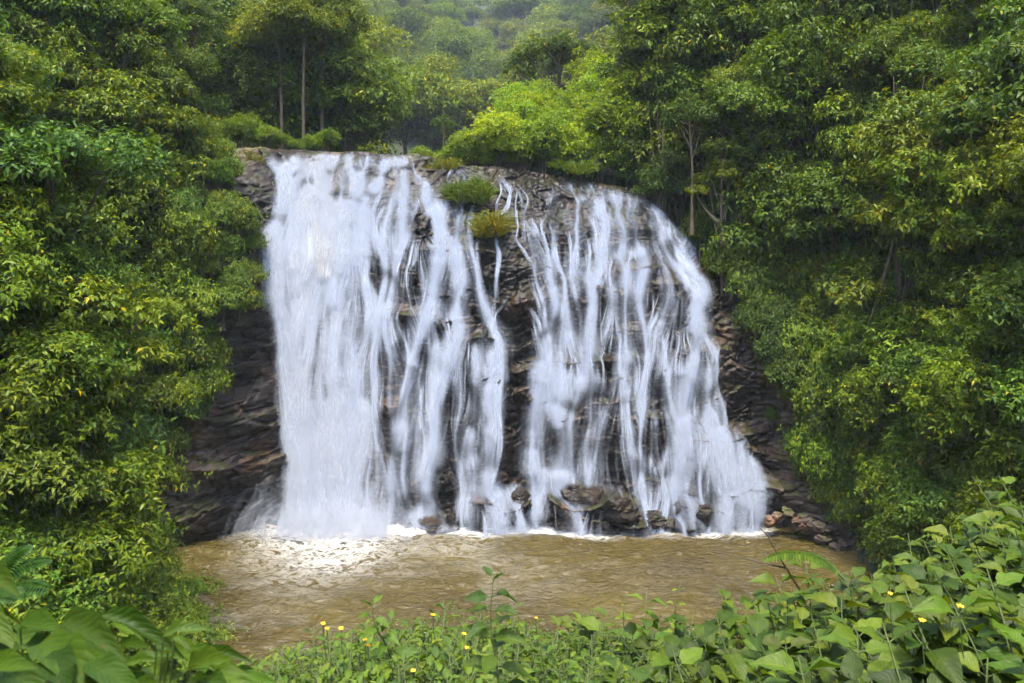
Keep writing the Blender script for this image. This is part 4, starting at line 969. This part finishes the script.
for a_ in (((800, 590), (786, 568), (774, 548), (782, 530)), ((786, 568), (760, 562), (735, 556), (700, 549)), ((774, 548), (768, 536), (760, 528))):
    g.tube(np.array([P(x, y, 5.6)-q0 for x, y in a_]), np.linspace(.007, .0025, len(a_)), 5)
tag(link('dry_twig', g.mesh('dry_twig', M['twig']), None, q0), 'bare dry twig standing out of the shrubs against the pool', 'twig')
# large soft leaves close to the camera at lower left
def big_plant(base, lst, label, tc):
    t = empty('broad_leaf_plant', base); s_ = Geo()
    for k, (x0, y0, x1, y1, Y0_, Y1_, wr) in enumerate(lst):
        x0, y0 = x0, y0+12; x1, y1 = x0+(x1-x0)*.84, y0+(y1+12-y0)*.84; a_, e = P(x0, y0, Y0_)-base, P(x1, y1, Y1_)-base; ln = np.linalg.norm(e-a_); g = Geo()
        add_leaf(g, a_, e-a_+np.array([0, 0, .18*ln]), np.array([.1*math.sin(k*2.1), -.55, 1.]), ln, ln*wr*.64, k)
        lf = link('leaf', g.mesh('broad_leaf', M['leaf_fg'], True, True), t); b_ = .8+.4*((k*37) % 10)/10; lf.color = (tc[0]*b_, tc[1]*b_, tc[2]*b_, 1)
        tt = np.linspace(0, 1, 6)[:, None]; h = np.array([a_[0]*.3, a_[1]*.3, -.35]); s_.tube(h*(1-tt)**2+2*tt*(1-tt)*np.array([a_[0]*.8, a_[1]*.8, -.1])+a_*tt**2, .0022, 5)
    link('stem', s_.mesh('broad_leaf_stem', M['stem'], True), t); return tag(t, label, 'plant')
big_plant(P(70, 720, 1.9), [(62, 612, 128, 662, 1.9, 1.75, .5), (40, 632, 104, 690, 1.8, 1.6, .48), (100, 604, 186, 640, 1.95, 1.9, .36), (50, 640, 70, 700, 1.75, 1.6, .6), (20, 616, 62, 622, 1.9, 1.8, .6), (0, 655, 45, 690, 1.6, 1.5, .6), (66, 606, 110, 618, 2.0, 2.1, .6),
    (85, 650, 150, 700, 1.7, 1.6, .5), (100, 640, 60, 615, 1.9, 2.1, .5), (30, 660, 10, 720, 1.6, 1.5, .6), (120, 650, 100, 700, 1.8, 1.7, .5)], 'large soft-focus plant with long pointed leaves filling the lower left corner', (.36, .44, .3))
big_plant(P(-30, 700, 1.5), [(-20, 560, 18, 592, 1.6, 1.5, .5), (-30, 600, 40, 604, 1.5, 1.6, .4), (-30, 615, 30, 612, 1.5, 1.55, .45), (-30, 640, 26, 650, 1.5, 1.4, .6), (-20, 660, 40, 660, 1.4, 1.35, .6), (-30, 590, 10, 640, 1.5, 1.4, .5)], 'yellow-green big leaves cut off by the left edge', (.5, .55, .32))
_r = random.Random(3); ex = []
for k in range(46):
    x0 = _r.uniform(-15, 215); y0 = 612+_r.uniform(0, 70)+max(0, x0-120)*.22; an = _r.uniform(-.5, 1.1) if _r.random() < .7 else _r.uniform(2.2, 4.0); l_ = _r.uniform(26, 58); Y_ = _r.uniform(1.75, 2.4)
    ex.append((x0, y0, x0+l_*math.cos(an), y0+l_*.75*math.sin(an), Y_, Y_-.12*_r.random(), _r.uniform(.4, .6)))
big_plant(P(110, 730, 2.1), ex, 'bushy plant with many mid-sized leaves between the largest leaves of the lower left corner', (.55, .62, .42))
big_plant(P(215, 720, 2.3), [(196, 640, 262, 658, 2.3, 2.25, .3), (200, 650, 225, 676, 2.3, 2.2, .55), (190, 648, 140, 646, 2.3, 2.3, .35), (200, 642, 244, 668, 2.4, 2.3, .4), (120, 655, 172, 650, 2.2, 2.2, .4), (210, 660, 270, 690, 2.2, 2.1, .45), (185, 660, 150, 690, 2.1, 2.0, .5), (225, 664, 285, 683, 2.3, 2.2, .4),
    (160, 668, 120, 690, 2.1, 2.0, .5), (180, 670, 200, 705, 2.1, 2.0, .6), (150, 655, 175, 690, 2.15, 2.0, .5)], 'medium plant with fresh serrated leaves at the bottom, right of the big-leaved corner plant', (.6, .68, .5))

# ------------------------------------------------------------------ haze over the valley
import bmesh
def build_haze():
    bm = bmesh.new(); bmesh.ops.create_cube(bm, size=1)
    me = bpy.data.meshes.new('haze'); bm.to_mesh(me); bm.free()
    o = link('haze', me, None, (0, 295, 159)); o.scale = (800, 710, 324); o['kind'] = 'stuff'
    m, N, L, out = new_mat('haze'); v = N('ShaderNodeVolumePrincipled'); v.inputs['Color'].default_value = (.72, .86, 1, 1)
    v.inputs['Density'].default_value = .0003; v.inputs['Anisotropy'].default_value = 0
    L(v.outputs[0], out.inputs['Volume']); me.materials.append(m)
build_haze()
